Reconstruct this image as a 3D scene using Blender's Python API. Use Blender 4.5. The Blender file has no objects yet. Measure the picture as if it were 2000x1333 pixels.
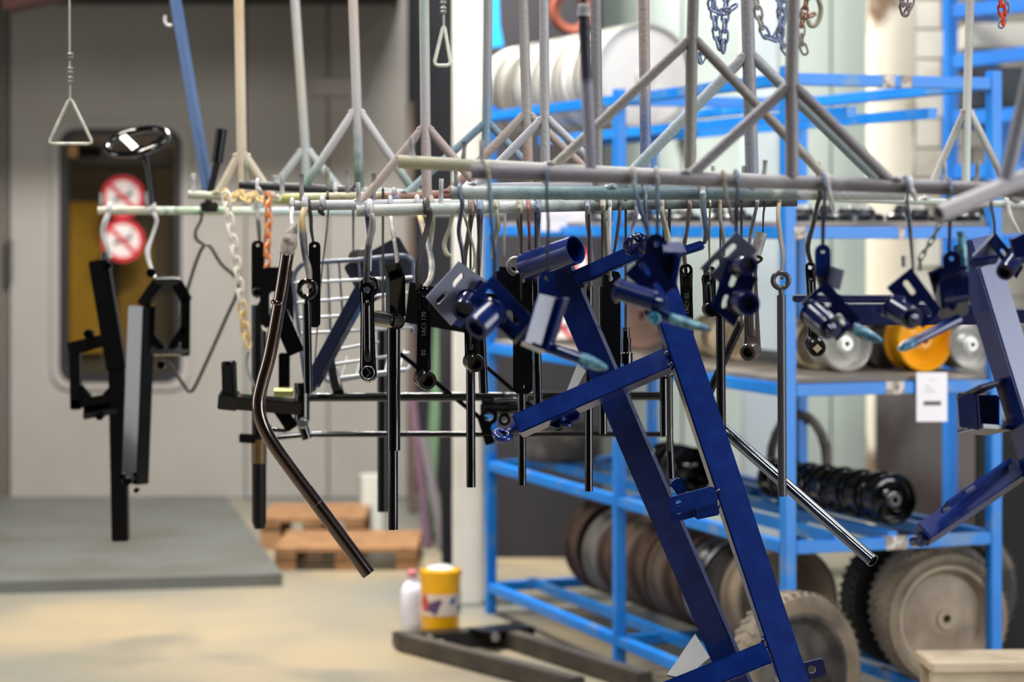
import bpy, bmesh, math, random
from mathutils import Vector, Matrix
from mathutils.geometry import tessellate_polygon
random.seed(7)
sc = bpy.context.scene
COL = sc.collection
# ------------------------------------------------------------------ camera, world, lights, exposure
F = 85.0 / 36.0 * 2000.0          # focal length in photograph pixels
H = 1.456                         # eye height
HZ = 440.0                        # row of the horizon
cam_d = bpy.data.cameras.new('camera'); cam = bpy.data.objects.new('camera', cam_d); COL.objects.link(cam)
cam.location = (0, 0, H); cam.rotation_euler = (math.pi / 2, 0, 0)
cam_d.lens = 85; cam_d.sensor_width = 36; cam_d.shift_y = -(666.5 - HZ) / 2000.0
cam_d.dof.use_dof = True; cam_d.dof.focus_distance = 4.5; cam_d.dof.aperture_fstop = 3.6
cam_d.clip_start = 0.05
sc.camera = cam
sc.view_settings.view_transform = 'Standard'; sc.view_settings.look = 'None'
sc.view_settings.gamma = 1; sc.view_settings.use_curve_mapping = False
sc.view_settings.exposure = 0.08
w = bpy.data.worlds.new('hall_light'); sc.world = w; w.use_nodes = True
w.node_tree.nodes['Background'].inputs[0].default_value = (0.86, 0.93, 1.0, 1)
w.node_tree.nodes['Background'].inputs[1].default_value = 0.13

def area(name, loc, target, sx, sy, power, col=(1, 1, 1), spread=180):
    d = bpy.data.lights.new(name, 'AREA'); d.shape = 'RECTANGLE'; d.size = sx; d.size_y = sy
    d.energy = power; d.color = col; d.spread = math.radians(spread)
    o = bpy.data.objects.new(name, d); COL.objects.link(o); o.location = loc
    o.rotation_euler = (Vector(target) - Vector(loc)).to_track_quat('-Z', 'Y').to_euler()
    return o
area('ceiling_lamp', (-1.1, 3.4, 4.2), (-1.1, 3.6, 0), 0.3, 3.0, 100)
area('ceiling_lamp', (1.2, 3.6, 4.2), (1.2, 3.8, 0), 0.3, 3.0, 100)
area('ceiling_lamp', (-0.7, 9.2, 4.2), (-1.0, 9.9, 0), 1.5, 0.35, 520, (1, .985, .95))
area('ceiling_lamp', (-1.2, 6.0, 4.2), (-1.0, 6.8, 0), 0.35, 1.6, 130, (1, .92, .8))
area('ceiling_lamp', (1.9, 7.0, 4.2), (1.5, 9.0, 0.8), 0.35, 2.4, 75)
area('gate_daylight', (5.6, 2.0, 1.8), (0.3, 6.6, 1.3), 3.4, 3.4, 260, (.95, .98, 1))
area('side_window', (-6.3, 5.4, 1.8), (0, 6.0, 1.2), 2.4, 3.0, 85, (.95, .97, 1))
area('added_oven_light', (-2.05, 13.05, 2.0), (-2.05, 13.06, 1.0), 0.6, 0.1, 2.5, (1, .85, .6))  # added light, not a real fitting; brightens the space behind the window

# ------------------------------------------------------------------ helpers
def P(x, y, Y): return Vector(((x - 1000.0) / F * Y, Y, H - (y - HZ) / F * Y))
def S(px, Y): return px * Y / F
def srgb(r, g, b):
    f = lambda c: (c / 255 / 12.92) if c / 255 <= .04045 else ((c / 255 + .055) / 1.055) ** 2.4
    return (f(r), f(g), f(b), 1)
MATS = {}
def _bsdf(name):
    m = bpy.data.materials.new(name); m.use_nodes = True
    return m, m.node_tree, m.node_tree.nodes['Principled BSDF']
def _bump(nt, b, co, scale, strength, dist=.002):
    n = nt.nodes.new('ShaderNodeTexNoise'); n.inputs['Scale'].default_value = scale; n.inputs['Detail'].default_value = 5
    nt.links.new(co, n.inputs['Vector'])
    bp = nt.nodes.new('ShaderNodeBump'); bp.inputs['Strength'].default_value = strength; bp.inputs['Distance'].default_value = dist
    nt.links.new(n.outputs[0], bp.inputs['Height']); nt.links.new(bp.outputs[0], b.inputs['Normal'])
def pm(name, c, rough=.5, metal=0., coat=0., c2=None, scale=6., lo=.45, hi=.65, bump=None, spec=.5, c3=None, scale3=20.):
    if name in MATS: return MATS[name]
    m, nt, b = _bsdf(name); c = srgb(*c)
    b.inputs['Base Color'].default_value = c; b.inputs['Roughness'].default_value = rough
    b.inputs['Metallic'].default_value = metal; b.inputs['Coat Weight'].default_value = coat
    b.inputs['Coat Roughness'].default_value = .05; b.inputs['Specular IOR Level'].default_value = spec
    tc = nt.nodes.new('ShaderNodeTexCoord'); co = tc.outputs['Object']
    if c2:
        n = nt.nodes.new('ShaderNodeTexNoise'); n.inputs['Scale'].default_value = scale; n.inputs['Detail'].default_value = 6
        nt.links.new(co, n.inputs['Vector'])
        r = nt.nodes.new('ShaderNodeValToRGB'); e = r.color_ramp.elements
        e[0].position = lo; e[0].color = c; e[1].position = hi; e[1].color = srgb(*c2)
        nt.links.new(n.outputs[0], r.inputs[0]); out = r.outputs[0]
        if c3:
            n3 = nt.nodes.new('ShaderNodeTexNoise'); n3.inputs['Scale'].default_value = scale3; n3.inputs['Detail'].default_value = 4
            nt.links.new(co, n3.inputs['Vector'])
            r3 = nt.nodes.new('ShaderNodeValToRGB'); e3 = r3.color_ramp.elements
            e3[0].position = .56; e3[0].color = (0, 0, 0, 1); e3[1].position = .66; e3[1].color = (1, 1, 1, 1)
            nt.links.new(n3.outputs[0], r3.inputs[0])
            mx = nt.nodes.new('ShaderNodeMix'); mx.data_type = 'RGBA'
            nt.links.new(r3.outputs[0], mx.inputs[0]); nt.links.new(out, mx.inputs[6]); mx.inputs[7].default_value = srgb(*c3)
            out = mx.outputs[2]
        nt.links.new(out, b.inputs['Base Color'])
    if bump: _bump(nt, b, co, *bump)
    MATS[name] = m; return m
def ramp(stops, axis=2, rough=.5, bump=(160, .6), coat=0., metal=0., wob=.22):
    """paint-crusted metal: the colour of the coats runs along the piece, broken up by noise"""
    def gr(c):
        l = .3 * c[0] + .59 * c[1] + .11 * c[2]
        return tuple(int(max(0, min(255, (v * .68 + l * .32) * .9))) for v in c)
    if bump: stops = [(p, gr(c)) for p, c in stops]
    key = 'crust_' + '_'.join('%.2f%02x%02x%02x' % ((p,) + c) for p, c in stops) + str(axis) + str(rough) + str(metal)
    key = 'crust_%08x' % (hash(key) & 0xffffffff) if len(key) > 55 else key
    if key in MATS: return MATS[key]
    m, nt, b = _bsdf(key); b.inputs['Roughness'].default_value = rough; b.inputs['Coat Weight'].default_value = coat
    b.inputs['Metallic'].default_value = metal
    tc = nt.nodes.new('ShaderNodeTexCoord'); sp = nt.nodes.new('ShaderNodeSeparateXYZ')
    nt.links.new(tc.outputs['Generated'], sp.inputs[0])
    n = nt.nodes.new('ShaderNodeTexNoise'); n.inputs['Scale'].default_value = 35; n.inputs['Detail'].default_value = 6
    nt.links.new(tc.outputs['Object'], n.inputs['Vector'])
    ma = nt.nodes.new('ShaderNodeMath'); ma.operation = 'MULTIPLY_ADD'; ma.inputs[1].default_value = wob * 2
    nt.links.new(n.outputs[0], ma.inputs[0])
    su = nt.nodes.new('ShaderNodeMath'); su.operation = 'SUBTRACT'; su.inputs[1].default_value = wob
    nt.links.new(sp.outputs[axis], su.inputs[0]); nt.links.new(su.outputs[0], ma.inputs[2])
    r = nt.nodes.new('ShaderNodeValToRGB'); e = r.color_ramp.elements
    while len(e) < len(stops): e.new(.5)
    for k, (p, c) in enumerate(stops): e[k].position = p; e[k].color = srgb(*c)
    nt.links.new(ma.outputs[0], r.inputs[0]); nt.links.new(r.outputs[0], b.inputs['Base Color'])
    if bump: _bump(nt, b, tc.outputs['Object'], *bump)
    MATS[key] = m; return m

class MB:
    """collects shapes (world coordinates) into one mesh"""
    def __init__(s): s.bm = bmesh.new()
    def tube(s, pts, r, n=10, closed=False, cap=True, sub=0, flat=1.0):
        pts = [Vector(p) for p in pts]
        rs = list(r) if isinstance(r, (list, tuple)) else [r] * len(pts)
        if sub: pts, rs = smooth(pts, rs, sub, closed)
        N = len(pts); rings = []; prev = None
        for i, p in enumerate(pts):
            a = pts[i - 1] if (i or closed) else p
            b = pts[(i + 1) % N] if (i < N - 1 or closed) else p
            t = (b - a)
            t = t.normalized() if t.length > 1e-9 else Vector((0, 0, 1))
            if prev is None:
                u = t.cross(Vector((0, 1, 0)))
                if u.length < .05: u = t.cross(Vector((1, 0, 0)))
                u.normalize()
            else:
                u = prev - t * prev.dot(t); u.normalize()
            prev = u; v = t.cross(u)
            rings.append([s.bm.verts.new(p + (u * math.cos(2 * math.pi * k / n) + v * math.sin(2 * math.pi * k / n) * flat) * rs[i]) for k in range(n)])
        for i in range(N if closed else N - 1):
            A = rings[i]; B = rings[(i + 1) % N]
            off = 0
            if closed and i == N - 1:
                off = min(range(n), key=lambda o: (A[0].co - B[o].co).length)
            for k in range(n):
                try: s.bm.faces.new((A[k], A[(k + 1) % n], B[(k + 1 + off) % n], B[(k + off) % n]))
                except ValueError: pass
        if cap and not closed:
            s.bm.faces.new(rings[0][::-1]); s.bm.faces.new(rings[-1])
        return s
    def pipe(s, a, b, r, wall=.25, n=20):
        """straight open pipe with a wall"""
        a = Vector(a); b = Vector(b); L = (b - a).length; ri = r * (1 - wall); d = min(L * .45, r * 6)
        return s.lathe(a, b - a, [(ri, d), (ri, 0), (r, 0), (r, L), (ri, L), (ri, L - d)], n)
    def box(s, p1, p2, wd, ht, ref=(0, 0, 1), bev=0.):
        """bar from p1 to p2; ht is measured along ref, wd across"""
        p1 = Vector(p1); p2 = Vector(p2); t = (p2 - p1).normalized(); ref = Vector(ref)
        v = (ref - t * ref.dot(t)).normalized(); u = t.cross(v)
        vs = []
        for p in (p1, p2):
            for a, b in ((-1, -1), (1, -1), (1, 1), (-1, 1)):
                vs.append(s.bm.verts.new(p + u * (a * wd / 2) + v * (b * ht / 2)))
        fs = [(3, 2, 1, 0), (4, 5, 6, 7), (0, 1, 5, 4), (1, 2, 6, 5), (2, 3, 7, 6), (3, 0, 4, 7)]
        F_ = [s.bm.faces.new([vs[i] for i in f]) for f in fs]
        if bev:
            ed = list({e for f in F_ for e in f.edges})
            bmesh.ops.bevel(s.bm, geom=ed, offset=bev, segments=2, affect='EDGES', clamp_overlap=True)
        return s
    def cbox(s, c, sx, sy, sz, rot=0., bev=0.):
        c = Vector(c); d = Vector((math.cos(rot), math.sin(rot), 0))
        return s.box(c - d * sx / 2, c + d * sx / 2, sy, sz, (0, 0, 1), bev)
    def lathe(s, o, axis, prof, n=24, closed=False):
        o = Vector(o); ax = Vector(axis).normalized()
        u = ax.cross(Vector((0, 0, 1)))
        if u.length < .05: u = ax.cross(Vector((1, 0, 0)))
        u.normalize(); v = ax.cross(u); rings = []
        for r, t in prof:
            if r < 1e-6: rings.append([s.bm.verts.new(o + ax * t)])
            else: rings.append([s.bm.verts.new(o + ax * t + (u * math.cos(2 * math.pi * k / n) + v * math.sin(2 * math.pi * k / n)) * r) for k in range(n)])
        M = len(rings)
        for i in range(M if closed else M - 1):
            A = rings[i]; B = rings[(i + 1) % M]
            for k in range(n):
                q = [A[k % len(A)], A[(k + 1) % len(A)], B[(k + 1) % len(B)], B[k % len(B)]]
                q2 = []
                for x in q:
                    if x not in q2: q2.append(x)
                if len(q2) > 2:
                    try: s.bm.faces.new(q2)
                    except ValueError: pass
        return s
    def plate(s, o, ux, uy, outer, holes=(), th=.004):
        o = Vector(o); ux = Vector(ux).normalized(); uy = Vector(uy); uy = (uy - ux * uy.dot(ux)).normalized(); nn = ux.cross(uy)
        loops = [list(outer)] + [list(h) for h in holes]
        tri = tessellate_polygon([[Vector((x, y, 0)) for x, y in l] for l in loops])
        fr = []; bk = []
        for l in loops:
            for x, y in l:
                q = o + ux * x + uy * y
                fr.append(s.bm.verts.new(q + nn * th / 2)); bk.append(s.bm.verts.new(q - nn * th / 2))
        for t in tri:
            try: s.bm.faces.new([fr[i] for i in t]); s.bm.faces.new([bk[i] for i in reversed(t)])
            except ValueError: pass
        st = 0
        for l in loops:
            m = len(l)
            for i in range(m):
                a = st + i; b = st + (i + 1) % m
                s.bm.faces.new((fr[a], fr[b], bk[b], bk[a]))
            st += m
        return s
def smooth(pts, rs, sub, closed=False):
    o = []; orr = []; N = len(pts)
    rng = range(N if closed else N - 1)
    for i in rng:
        g = (lambda k: pts[k % N]) if closed else (lambda k: pts[min(max(k, 0), N - 1)])
        p0, p1, p2, p3 = g(i - 1), g(i), g(i + 1), g(i + 2)
        for k in range(sub):
            t = k / sub
            o.append(.5 * ((2 * p1) + (p2 - p0) * t + (2 * p0 - 5 * p1 + 4 * p2 - p3) * t * t + (3 * p1 - p0 - 3 * p2 + p3) * t ** 3))
            orr.append(rs[i % N] * (1 - t) + rs[(i + 1) % N] * t)
    if not closed: o.append(pts[-1]); orr.append(rs[-1])
    return o, orr
def stadium(cx, cy, L, W, ang=0., n=5):
    o = []; r = W / 2; h = max(L / 2 - r, 0); ca, sa = math.cos(ang), math.sin(ang)
    for s0, a0 in ((1, -math.pi / 2), (-1, math.pi / 2)):
        for k in range(n + 1):
            a = a0 + math.pi * k / n
            x = s0 * h + r * math.cos(a); y = r * math.sin(a)
            o.append((cx + x * ca - y * sa, cy + x * sa + y * ca))
    return o
def circ(cx, cy, r, n=14): return [(cx + r * math.cos(2 * math.pi * k / n), cy + r * math.sin(2 * math.pi * k / n)) for k in range(n)]
def rrect(x0, y0, x1, y1, r, n=5):
    o = []
    for cx, cy, a0 in ((x1 - r, y0 + r, -90), (x1 - r, y1 - r, 0), (x0 + r, y1 - r, 90), (x0 + r, y0 + r, 180)):
        for k in range(n + 1):
            a = math.radians(a0 + 90 * k / n); o.append((cx + r * math.cos(a), cy + r * math.sin(a)))
    return o
X_, Z_ = Vector((1, 0, 0)), Vector((0, 0, 1))
def thing(name, label, cat, loc, group=None):
    o = bpy.data.objects.new(name, None); COL.objects.link(o); o.location = loc; o.empty_display_size = .05
    o['label'] = label; o['category'] = cat
    if group: o['group'] = group
    return o
def wloc(o):
    v = Vector((0, 0, 0))
    while o: v += o.location; o = o.parent
    return v
def part(name, mb, mat, parent=None, label=None, angle=38):
    off = wloc(parent) if parent else Vector((0, 0, 0))
    bm = mb.bm
    if parent: bmesh.ops.translate(bm, verts=bm.verts, vec=-off)
    bmesh.ops.recalc_face_normals(bm, faces=bm.faces)
    me = bpy.data.meshes.new(name); bm.to_mesh(me); bm.free()
    for p in me.polygons: p.use_smooth = True
    me.set_sharp_from_angle(angle=math.radians(angle))
    me.materials.append(mat)
    o = bpy.data.objects.new(name, me); COL.objects.link(o)
    if parent: o.parent = parent
    if label: o['label'] = label
    return o
def single(name, label, cat, mb, mat, group=None, loc=None, angle=38):
    """a thing that is one mesh, its origin at loc"""
    bm = mb.bm
    if loc is None:
        loc = Vector((0, 0, 0))
        for v in bm.verts: loc += v.co
        loc /= max(1, len(bm.verts))
    bmesh.ops.translate(bm, verts=bm.verts, vec=-Vector(loc))
    o = part(name, mb, mat, None, None, angle); o.location = loc; o['label'] = label; o['category'] = cat
    if group: o['group'] = group
    return o
def struct(name, mb, mat, parent=None):
    o = part(name, mb, mat, parent)
    if not parent: o['kind'] = 'structure'
    return o
def dup(root, loc, label, group=None, rotz=None):
    r = root.copy(); COL.objects.link(r); r.location = loc
    if rotz is not None: r.rotation_euler = (0, 0, rotz)
    r['label'] = label
    if group: r['group'] = group
    for ch in list(root.children):
        c = ch.copy(); COL.objects.link(c); c.parent = r
        for g in list(ch.children):
            d = g.copy(); COL.objects.link(d); d.parent = c
    return r

# ------------------------------------------------------------------ materials
BLACK = pm('gloss_black_paint', (5, 5, 7), .13, coat=.5, spec=.45)
SATIN = pm('satin_black_paint', (6, 6, 8), .32, bump=(400, .05), spec=.3)
NAVY = pm('gloss_navy_paint', (8, 32, 96), .24, coat=.35, c2=(12, 40, 108), scale=30, bump=(700, .03))
NAVYD = pm('deep_navy_paint', (9, 18, 62), .2, coat=.5, bump=(600, .03))
SLATE = pm('slate_reflection_tone', (96, 100, 122), .45, bump=(500, .05))  # pale reflection on the navy brackets put into a slate colour
STEEL = pm('brushed_steel', (170, 172, 172), .32, metal=1, c2=(120, 120, 120), scale=14)
CHROME = pm('bright_chrome', (112, 120, 128), .1, metal=1)
BROWNSTEEL = pm('smoked_chrome', (132, 116, 110), .16, metal=1)
TEALTAPE = pm('teal_masking_tape', (44, 104, 140), .3, c2=(126, 184, 200), scale=60, bump=(150, .6))
ZINC = pm('dull_zinc', (150, 148, 146), .45, metal=.6, c2=(110, 105, 104), scale=25, bump=(200, .3))
RACKBLUE = pm('rack_blue_paint', (2, 116, 204), .4, c2=(8, 126, 214), scale=5, c3=(90, 128, 176), scale3=7)
WOOD = pm('pale_pallet_wood', (140, 102, 66), .75, c2=(116, 82, 52), scale=12, bump=(60, .2))
RUBBER = pm('dusty_tyre_rubber', (60, 56, 54), .75, c2=(112, 104, 94), scale=9, bump=(120, .5))
TAN = pm('dusty_tan_metal', (150, 134, 114), .55, c2=(122, 106, 90), scale=8)
# ------------------------------------------------------------------ the setting
YB = 12.9
floor = struct('floor', MB().box((0, -6, -.05), (0, 16, -.05), 14, .1),
               pm('worn_concrete', (108, 107, 100), .38, c2=(146, 131, 104), scale=.45, lo=.4, hi=.6, c3=(116, 110, 96), scale3=1.2, bump=(40, .08)))
struct('ceiling', MB().box((0, -6, 4.6), (0, 16, 4.6), 14, .1), pm('dark_roof', (70, 70, 72), .8))
wall = struct('wall_back', MB().box(P(-900, 440, YB + .3), P(1180, 440, YB + .3), .1, 9.4), pm('dark_hall', (26, 26, 34), .8))
PANEL = pm('oven_panel_steel', (140, 136, 130), .4, c2=(138, 132, 124), scale=2.5)
def prect(mb, x0, y0, x1, y1, Y, th, bev=.004):
    a = P(x0, (y0 + y1) / 2, Y); b = P(x1, (y0 + y1) / 2, Y); h = S(abs(y1 - y0), Y)
    return mb.box(a, b, th, h, (0, 0, 1), bev)
# oven wall panels; the second carries the window opening
for x0, x1 in ((-700, 18), (482, 640), (643, 796)):
    struct('panel', prect(MB(), x0, -420, x1, 972, YB, .05), PANEL if x0 > 0 else pm('dark_jamb', (84, 79, 73), .5), wall)
o2 = P(22, 972, YB)
wpx = lambda x, y: (S(x - 22, YB), S(972 - y, YB))
hole = rrect(*wpx(112, 752), *wpx(366, 246), .09)
struct('panel', MB().plate(o2, X_, Z_, [wpx(22, 972), wpx(479, 972), wpx(479, -420), wpx(22, -420)], [hole], .05), PANEL, wall)
struct('plinth', prect(MB(), -700, 972, 796, 1000, YB - .01, .08), pm('grey_plinth', (66, 68, 72), .6), wall)
struct('handle', MB().tube([P(17, 470, YB - .06), P(17, 555, YB - .06)], .018), pm('dark_handle', (50, 45, 42), .4), wall)
win = part('window_1', MB().plate(o2 + Vector((0, -.03, 0)), X_, Z_, rrect(*wpx(104, 760), *wpx(374, 238), .1), [rrect(*wpx(130, 736), *wpx(350, 262), .07)], .03),
           pm('pale_window_frame', (142, 136, 131), .45)); win['kind'] = 'structure'
struct('gasket', MB().plate(o2 + Vector((0, -.045, 0)), X_, Z_, rrect(*wpx(120, 745), *wpx(357, 252), .085), [rrect(*wpx(136, 728), *wpx(344, 268), .065)], .02), pm('rubber_gasket', (14, 14, 16), .5), win)
gm = bpy.data.materials.new('tinted_glass'); gm.use_nodes = True; nt = gm.node_tree; nt.nodes.clear()
_o = nt.nodes.new('ShaderNodeOutputMaterial'); _m = nt.nodes.new('ShaderNodeMixShader'); _t = nt.nodes.new('ShaderNodeBsdfTransparent'); _g = nt.nodes.new('ShaderNodeBsdfGlossy')
_t.inputs[0].default_value = (.8, .78, .74, 1); _g.inputs[0].default_value = (.9, .9, .9, 1); _g.inputs[1].default_value = .05; _m.inputs[0].default_value = .12
nt.links.new(_t.outputs[0], _m.inputs[1]); nt.links.new(_g.outputs[0], _m.inputs[2]); nt.links.new(_m.outputs[0], _o.inputs[0])
struct('pane', prect(MB(), 128, 260, 352, 738, YB, .008, 0), gm, win)
struct('inner_box', MB().box(P(80, 500, YB + .22), P(400, 500, YB + .22), .02, 1.6), pm('oven_interior', (88, 80, 66), .6, c2=(60, 54, 48), scale=3), win)
for x0, x1, y0, y1, c in ((136, 200, 395, 690, (190, 150, 40)), (232, 300, 470, 705, (150, 118, 40)), (150, 330, 268, 325, (70, 66, 74)), (300, 345, 330, 560, (96, 82, 70)), (132, 200, 285, 308, (235, 190, 140))):
    struct('reflection_panel', prect(MB(), x0, y0, x1, y1, YB + .17, .02), pm('reflection_tone_%d%d' % (x0, y0), c, .5), win)  # coloured boards stand in for reflections in the window glass
tr = struct('trim_1', MB().box((-5.5, 12.15, 2.78), (-.6, 12.15, 2.78), 1.4, .3), pm('sooty_hood', (34, 30, 30), .7))
struct('trim_2', prect(MB(), 612, 152, 712, 188, YB - .04, .03), pm('name_plate', (150, 142, 136), .4))
struct('trim_3', MB().box(P(10, -8, 9.0), P(130, -38, 9.0), .2, .12), pm('dark_red_beam', (56, 10, 8), .6))
# right-hand wall: light panels, block wall, stained column
LW = pm('pale_green_wall', (150, 160, 154), .7, c2=(136, 144, 140), scale=1.2)
wr = struct('wall_right', MB().box(P(1172, 440, 11.0), P(2700, 440, 11.0), .1, 9.4), pm('pale_wall', (150, 156, 152), .75, c2=(136, 138, 132), scale=.8))
for x0, x1 in ((1176, 1330), (1334, 1452), (1524, 1620), (1624, 1704)):
    struct('panel', MB().box(P(x0, 440, 10.92), P(x1, 440, 10.92), .04, 6.2), LW, wr)
BL = [pm('block_a', (196, 192, 180), .8, bump=(80, .3), c2=(176, 170, 158), scale=5), pm('block_b', (186, 182, 170), .8, bump=(80, .3), c2=(150, 140, 124), scale=4)]
for r in range(34):
    for c in range(9):
        y1 = 1160 - r * 58; x0 = 1784 + c * 112 - (56 if r % 2 else 0)
        if y1 < -500: continue
        struct('block', prect(MB(), x0 + 1.2, y1 - 56, x0 + 110, y1, 10.9, .06 + .008 * random.random(), .006), BL[random.random() < .35], wr)
COLM = pm('white_column_paint', (232, 230, 222), .6, c2=(214, 208, 196), scale=2, bump=(30, .05))
def column(n, x0, x1, Y, mat):
    a = P((x0 + x1) / 2, 0, Y); wd = S(x1 - x0, Y)
    struct('trim_%d' % n, MB().box((a.x, a.y + wd / 2, 0), (a.x, a.y + wd / 2, 4.55), wd, wd, (0, 1, 0), .008), mat)
column(5, 884, 944, 9.25, COLM)
column(6, 1452, 1522, 9.9, pm('grey_white_column', (184, 194, 198), .6, c2=(172, 180, 182), scale=2))
column(7, 1704, 1790, 10.4, pm('stained_cream_column', (226, 218, 198), .7, c2=(216, 206, 184), scale=2, c3=(120, 96, 74), scale3=3.1))
struct('wall_front', MB().box((-7, -5.9, 2.3), (7, -5.9, 2.3), .1, 4.6), pm('grey_front_wall', (92, 90, 88), .8))
struct('wall_left', MB().box((-6.5, -6, 2.3), (-6.5, 13, 2.3), .1, 4.6), pm('grey_side_wall', (140, 140, 138), .8))
struct('trim_8', MB().box(P(950, 700, 10.6), P(1172, 700, 10.6), .06, 7), pm('dark_curtain', (26, 23, 28), .85, c2=(18, 16, 20), scale=2))
struct('trim_9', MB().box(P(1712, 900, 10.3), P(1925, 900, 10.3), .05, S(300, 10.3)), pm('stained_dark_sheet', (104, 96, 94), .6, c2=(62, 50, 48), scale=2.2, lo=.4, hi=.6))
# steel ramp plate in front of the oven
g = MB(); pts = [P(x, y, H * F / (y - HZ)) for x, y in ((-500, 992), (440, 988), (552, 1146), (-500, 1176))]
bmv = [g.bm.verts.new((p.x, p.y, z)) for z in (0.0, .05) for p in pts]
for f in ((3, 2, 1, 0), (4, 5, 6, 7), (0, 1, 5, 4), (1, 2, 6, 5), (2, 3, 7, 6), (3, 0, 4, 7)): g.bm.faces.new([bmv[i] for i in f])
single('ramp_plate', 'flat grey steel ramp plate lying on the floor before the oven', 'ramp', g,
       pm('ramp_steel', (86, 88, 85), .45, c2=(78, 76, 70), scale=2.2))

# ------------------------------------------------------------------ storage rack
C0 = Vector((.77, 6.75, 0)); RD = Vector((-.344, .939, 0)); RE = Vector((.939, .344, 0))
def R(s, t, z): return C0 + RD * s + RE * t + Vector((0, 0, z))
ZT, Z2, Z3, Z4, Z5 = H + .425, H - .005, H - .445, H - .885, .115
rack = thing('storage_rack', 'bright blue welded steel rack holding wheels and rims', 'rack', (C0.x, C0.y, 0))
LS = (0, 1.22, 2.47); WD = .66
for s in LS:
    for t in (0, WD):
        part('post', MB().box(R(s, t, 0), R(s, t, ZT + .02), .036, .036, RD, .003), RACKBLUE, rack)
BM = .034
for z in (ZT, Z2, Z3, Z4, Z5):
    for t in (0, WD):
        for a, b in ((0, 1), (1, 2)):
            part('beam', MB().box(R(LS[a] + .018, t, z - BM / 2), R(LS[b] - .018, t, z - BM / 2), BM, BM, (0, 0, 1), .003), RACKBLUE, rack)
    for s in LS:
        part('cross_beam', MB().box(R(s, .018, z - BM / 2), R(s, WD - .018, z - BM / 2), BM, BM, (0, 0, 1), .003), RACKBLUE, rack)
BOARD = pm('grey_shelf_board', (112, 106, 100), .7, c2=(150, 140, 128), scale=6)
for z in (Z2, Z3):
    for a, b in ((0, 1), (1, 2)):
        part('shelf_board', MB().box(R(LS[a] + .0, WD / 2, z + .008), R(LS[b] - .0, WD / 2, z + .008), WD - .01, .014, (0, 0, 1), .002), BOARD, rack)
for z, ts, s0, s1 in ((H + .335, (.2, .46), 0, 2.47), (Z5 + .01, (.16, .5), 0, 2.47), (Z4 + .015, (.16, .33, .5), 0, 2.47)):
    for t in ts:
        part('rail', MB().box(R(s0, t, z - .015), R(s1, t, z - .015), .03, .03), RACKBLUE, rack)

PATCH = pm('worn_primer_patch', (150, 136, 122), .6, c2=(206, 204, 200), scale=40, c3=(96, 70, 54), scale3=60)
for z, t0, t1 in ((ZT, .29, .33), (ZT, .35, .385), (Z3, .30, .36), (Z4, .30, .37), (Z2, .01, .05), (Z2, .34, .36)):
    part('worn_patch', MB().box(R(0, t0, z - BM / 2), R(0, t1, z - BM / 2), BM + .002, BM + .002, (0, 0, 1), .001), PATCH, rack, 'brown and white worn patch')
# ------------------------------------------------------------------ wheels, rims and drums
AX = -RD                                                     # faces the camera
def wheel(name, label, cat, c, r, wd, face, tyre=None, tr=0., group=None, hub=None, n=36, axis=None, dish=.3, hole=.12):
    """disc wheel: rim with lips and dished disc (face material), hub, optional tyre (r = outer radius of the whole)"""
    ax = (axis or AX).normalized(); c = Vector(c); th = thing(name, label, cat, (c.x, c.y, c.z - r), group)
    rr = r - tr; h = wd / 2
    part('rim', MB().lathe(c, ax, [(rr * .97, -h), (rr, -h * .9), (rr, -h * .75), (rr * .9, -h * .6), (rr * .9, h * .6), (rr, h * .75), (rr, h * .92), (rr * .96, h), (rr * .9, h * .95),
         (rr * .84, h * .55), (rr * .78, h * (.6 - dish)), (rr * .5, h * (.7 - dish)), (rr * .34, h * (.95 - dish)), (rr * .3, h * (1.05 - dish)), (rr * hole, h * (1.1 - dish)), (rr * hole, h * .1), (0, h * .1)], n), face, th)
    part('hub', MB().lathe(c, ax, [(rr * hole * .9, 0), (rr * (hole + .1), 0), (rr * (hole + .1), h * (1.25 - dish)), (rr * hole * .9, h * (1.25 - dish))], 18, True), hub or face, th)
    if tyre:
        pr = [(rr * .95, -h * .95), (rr + tr * .35, -h * 1.25), (r - tr * .2, -h * 1.15), (r, -h * .6), (r - tr * .03, -h * .3), (r, 0), (r - tr * .03, h * .3), (r, h * .6), (r - tr * .2, h * 1.15), (rr + tr * .35, h * 1.25), (rr * .95, h * .95)]
        part('tyre', MB().lathe(c, ax, pr, 48, True), tyre, th)
        lug = MB()
        u = ax.cross(Z_).normalized(); v = ax.cross(u)
        for k in range(46):
            a = 2 * math.pi * k / 46; d = u * math.cos(a) + v * math.sin(a); tt = ax.cross(d)
            for sg in (-1, 1):
                p = c + d * r
                lug.box(p + ax * (sg * h * .2), p + ax * (sg * h * 1.0) + tt * (.012), r * .05, r * .009, d)
        o = part('tread_lugs', lug, tyre, th); o['kind'] = 'stuff'
    return th
def drum(label, c, r, wd, mat, group):
    c = Vector(c); h = wd / 2; th = thing('steel_drum_wheel', label, 'drum', (c.x, c.y, c.z - r), group)
    part('shell', MB().lathe(c, AX, [(r * .9, -h), (r, -h), (r, -h * .7), (r * .89, -h * .55), (r * .89, -h * .12), (r * .95, -h * .08), (r * .95, h * .08), (r * .89, h * .12), (r * .89, h * .55), (r, h * .7), (r, h), (r * .94, h), (r * .92, h * .85)], 44), mat, th)
    part('end_disc', MB().lathe(c, AX, [(0, -h * .9), (r * .93, -h * .9), (r * .92, h * .8), (r * .5, h * .88), (r * .18, h * .8), (r * .16, h * .95), (0, h * .95)], 44), ENDW, th)
    return th
WHITEST = pm('pale_galvanised', (166, 163, 156), .42, metal=.2, c2=(140, 136, 128), scale=5)
ENDW = pm('white_disc_paint', (206, 203, 198), .45, c2=(176, 168, 160), scale=3)
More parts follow.
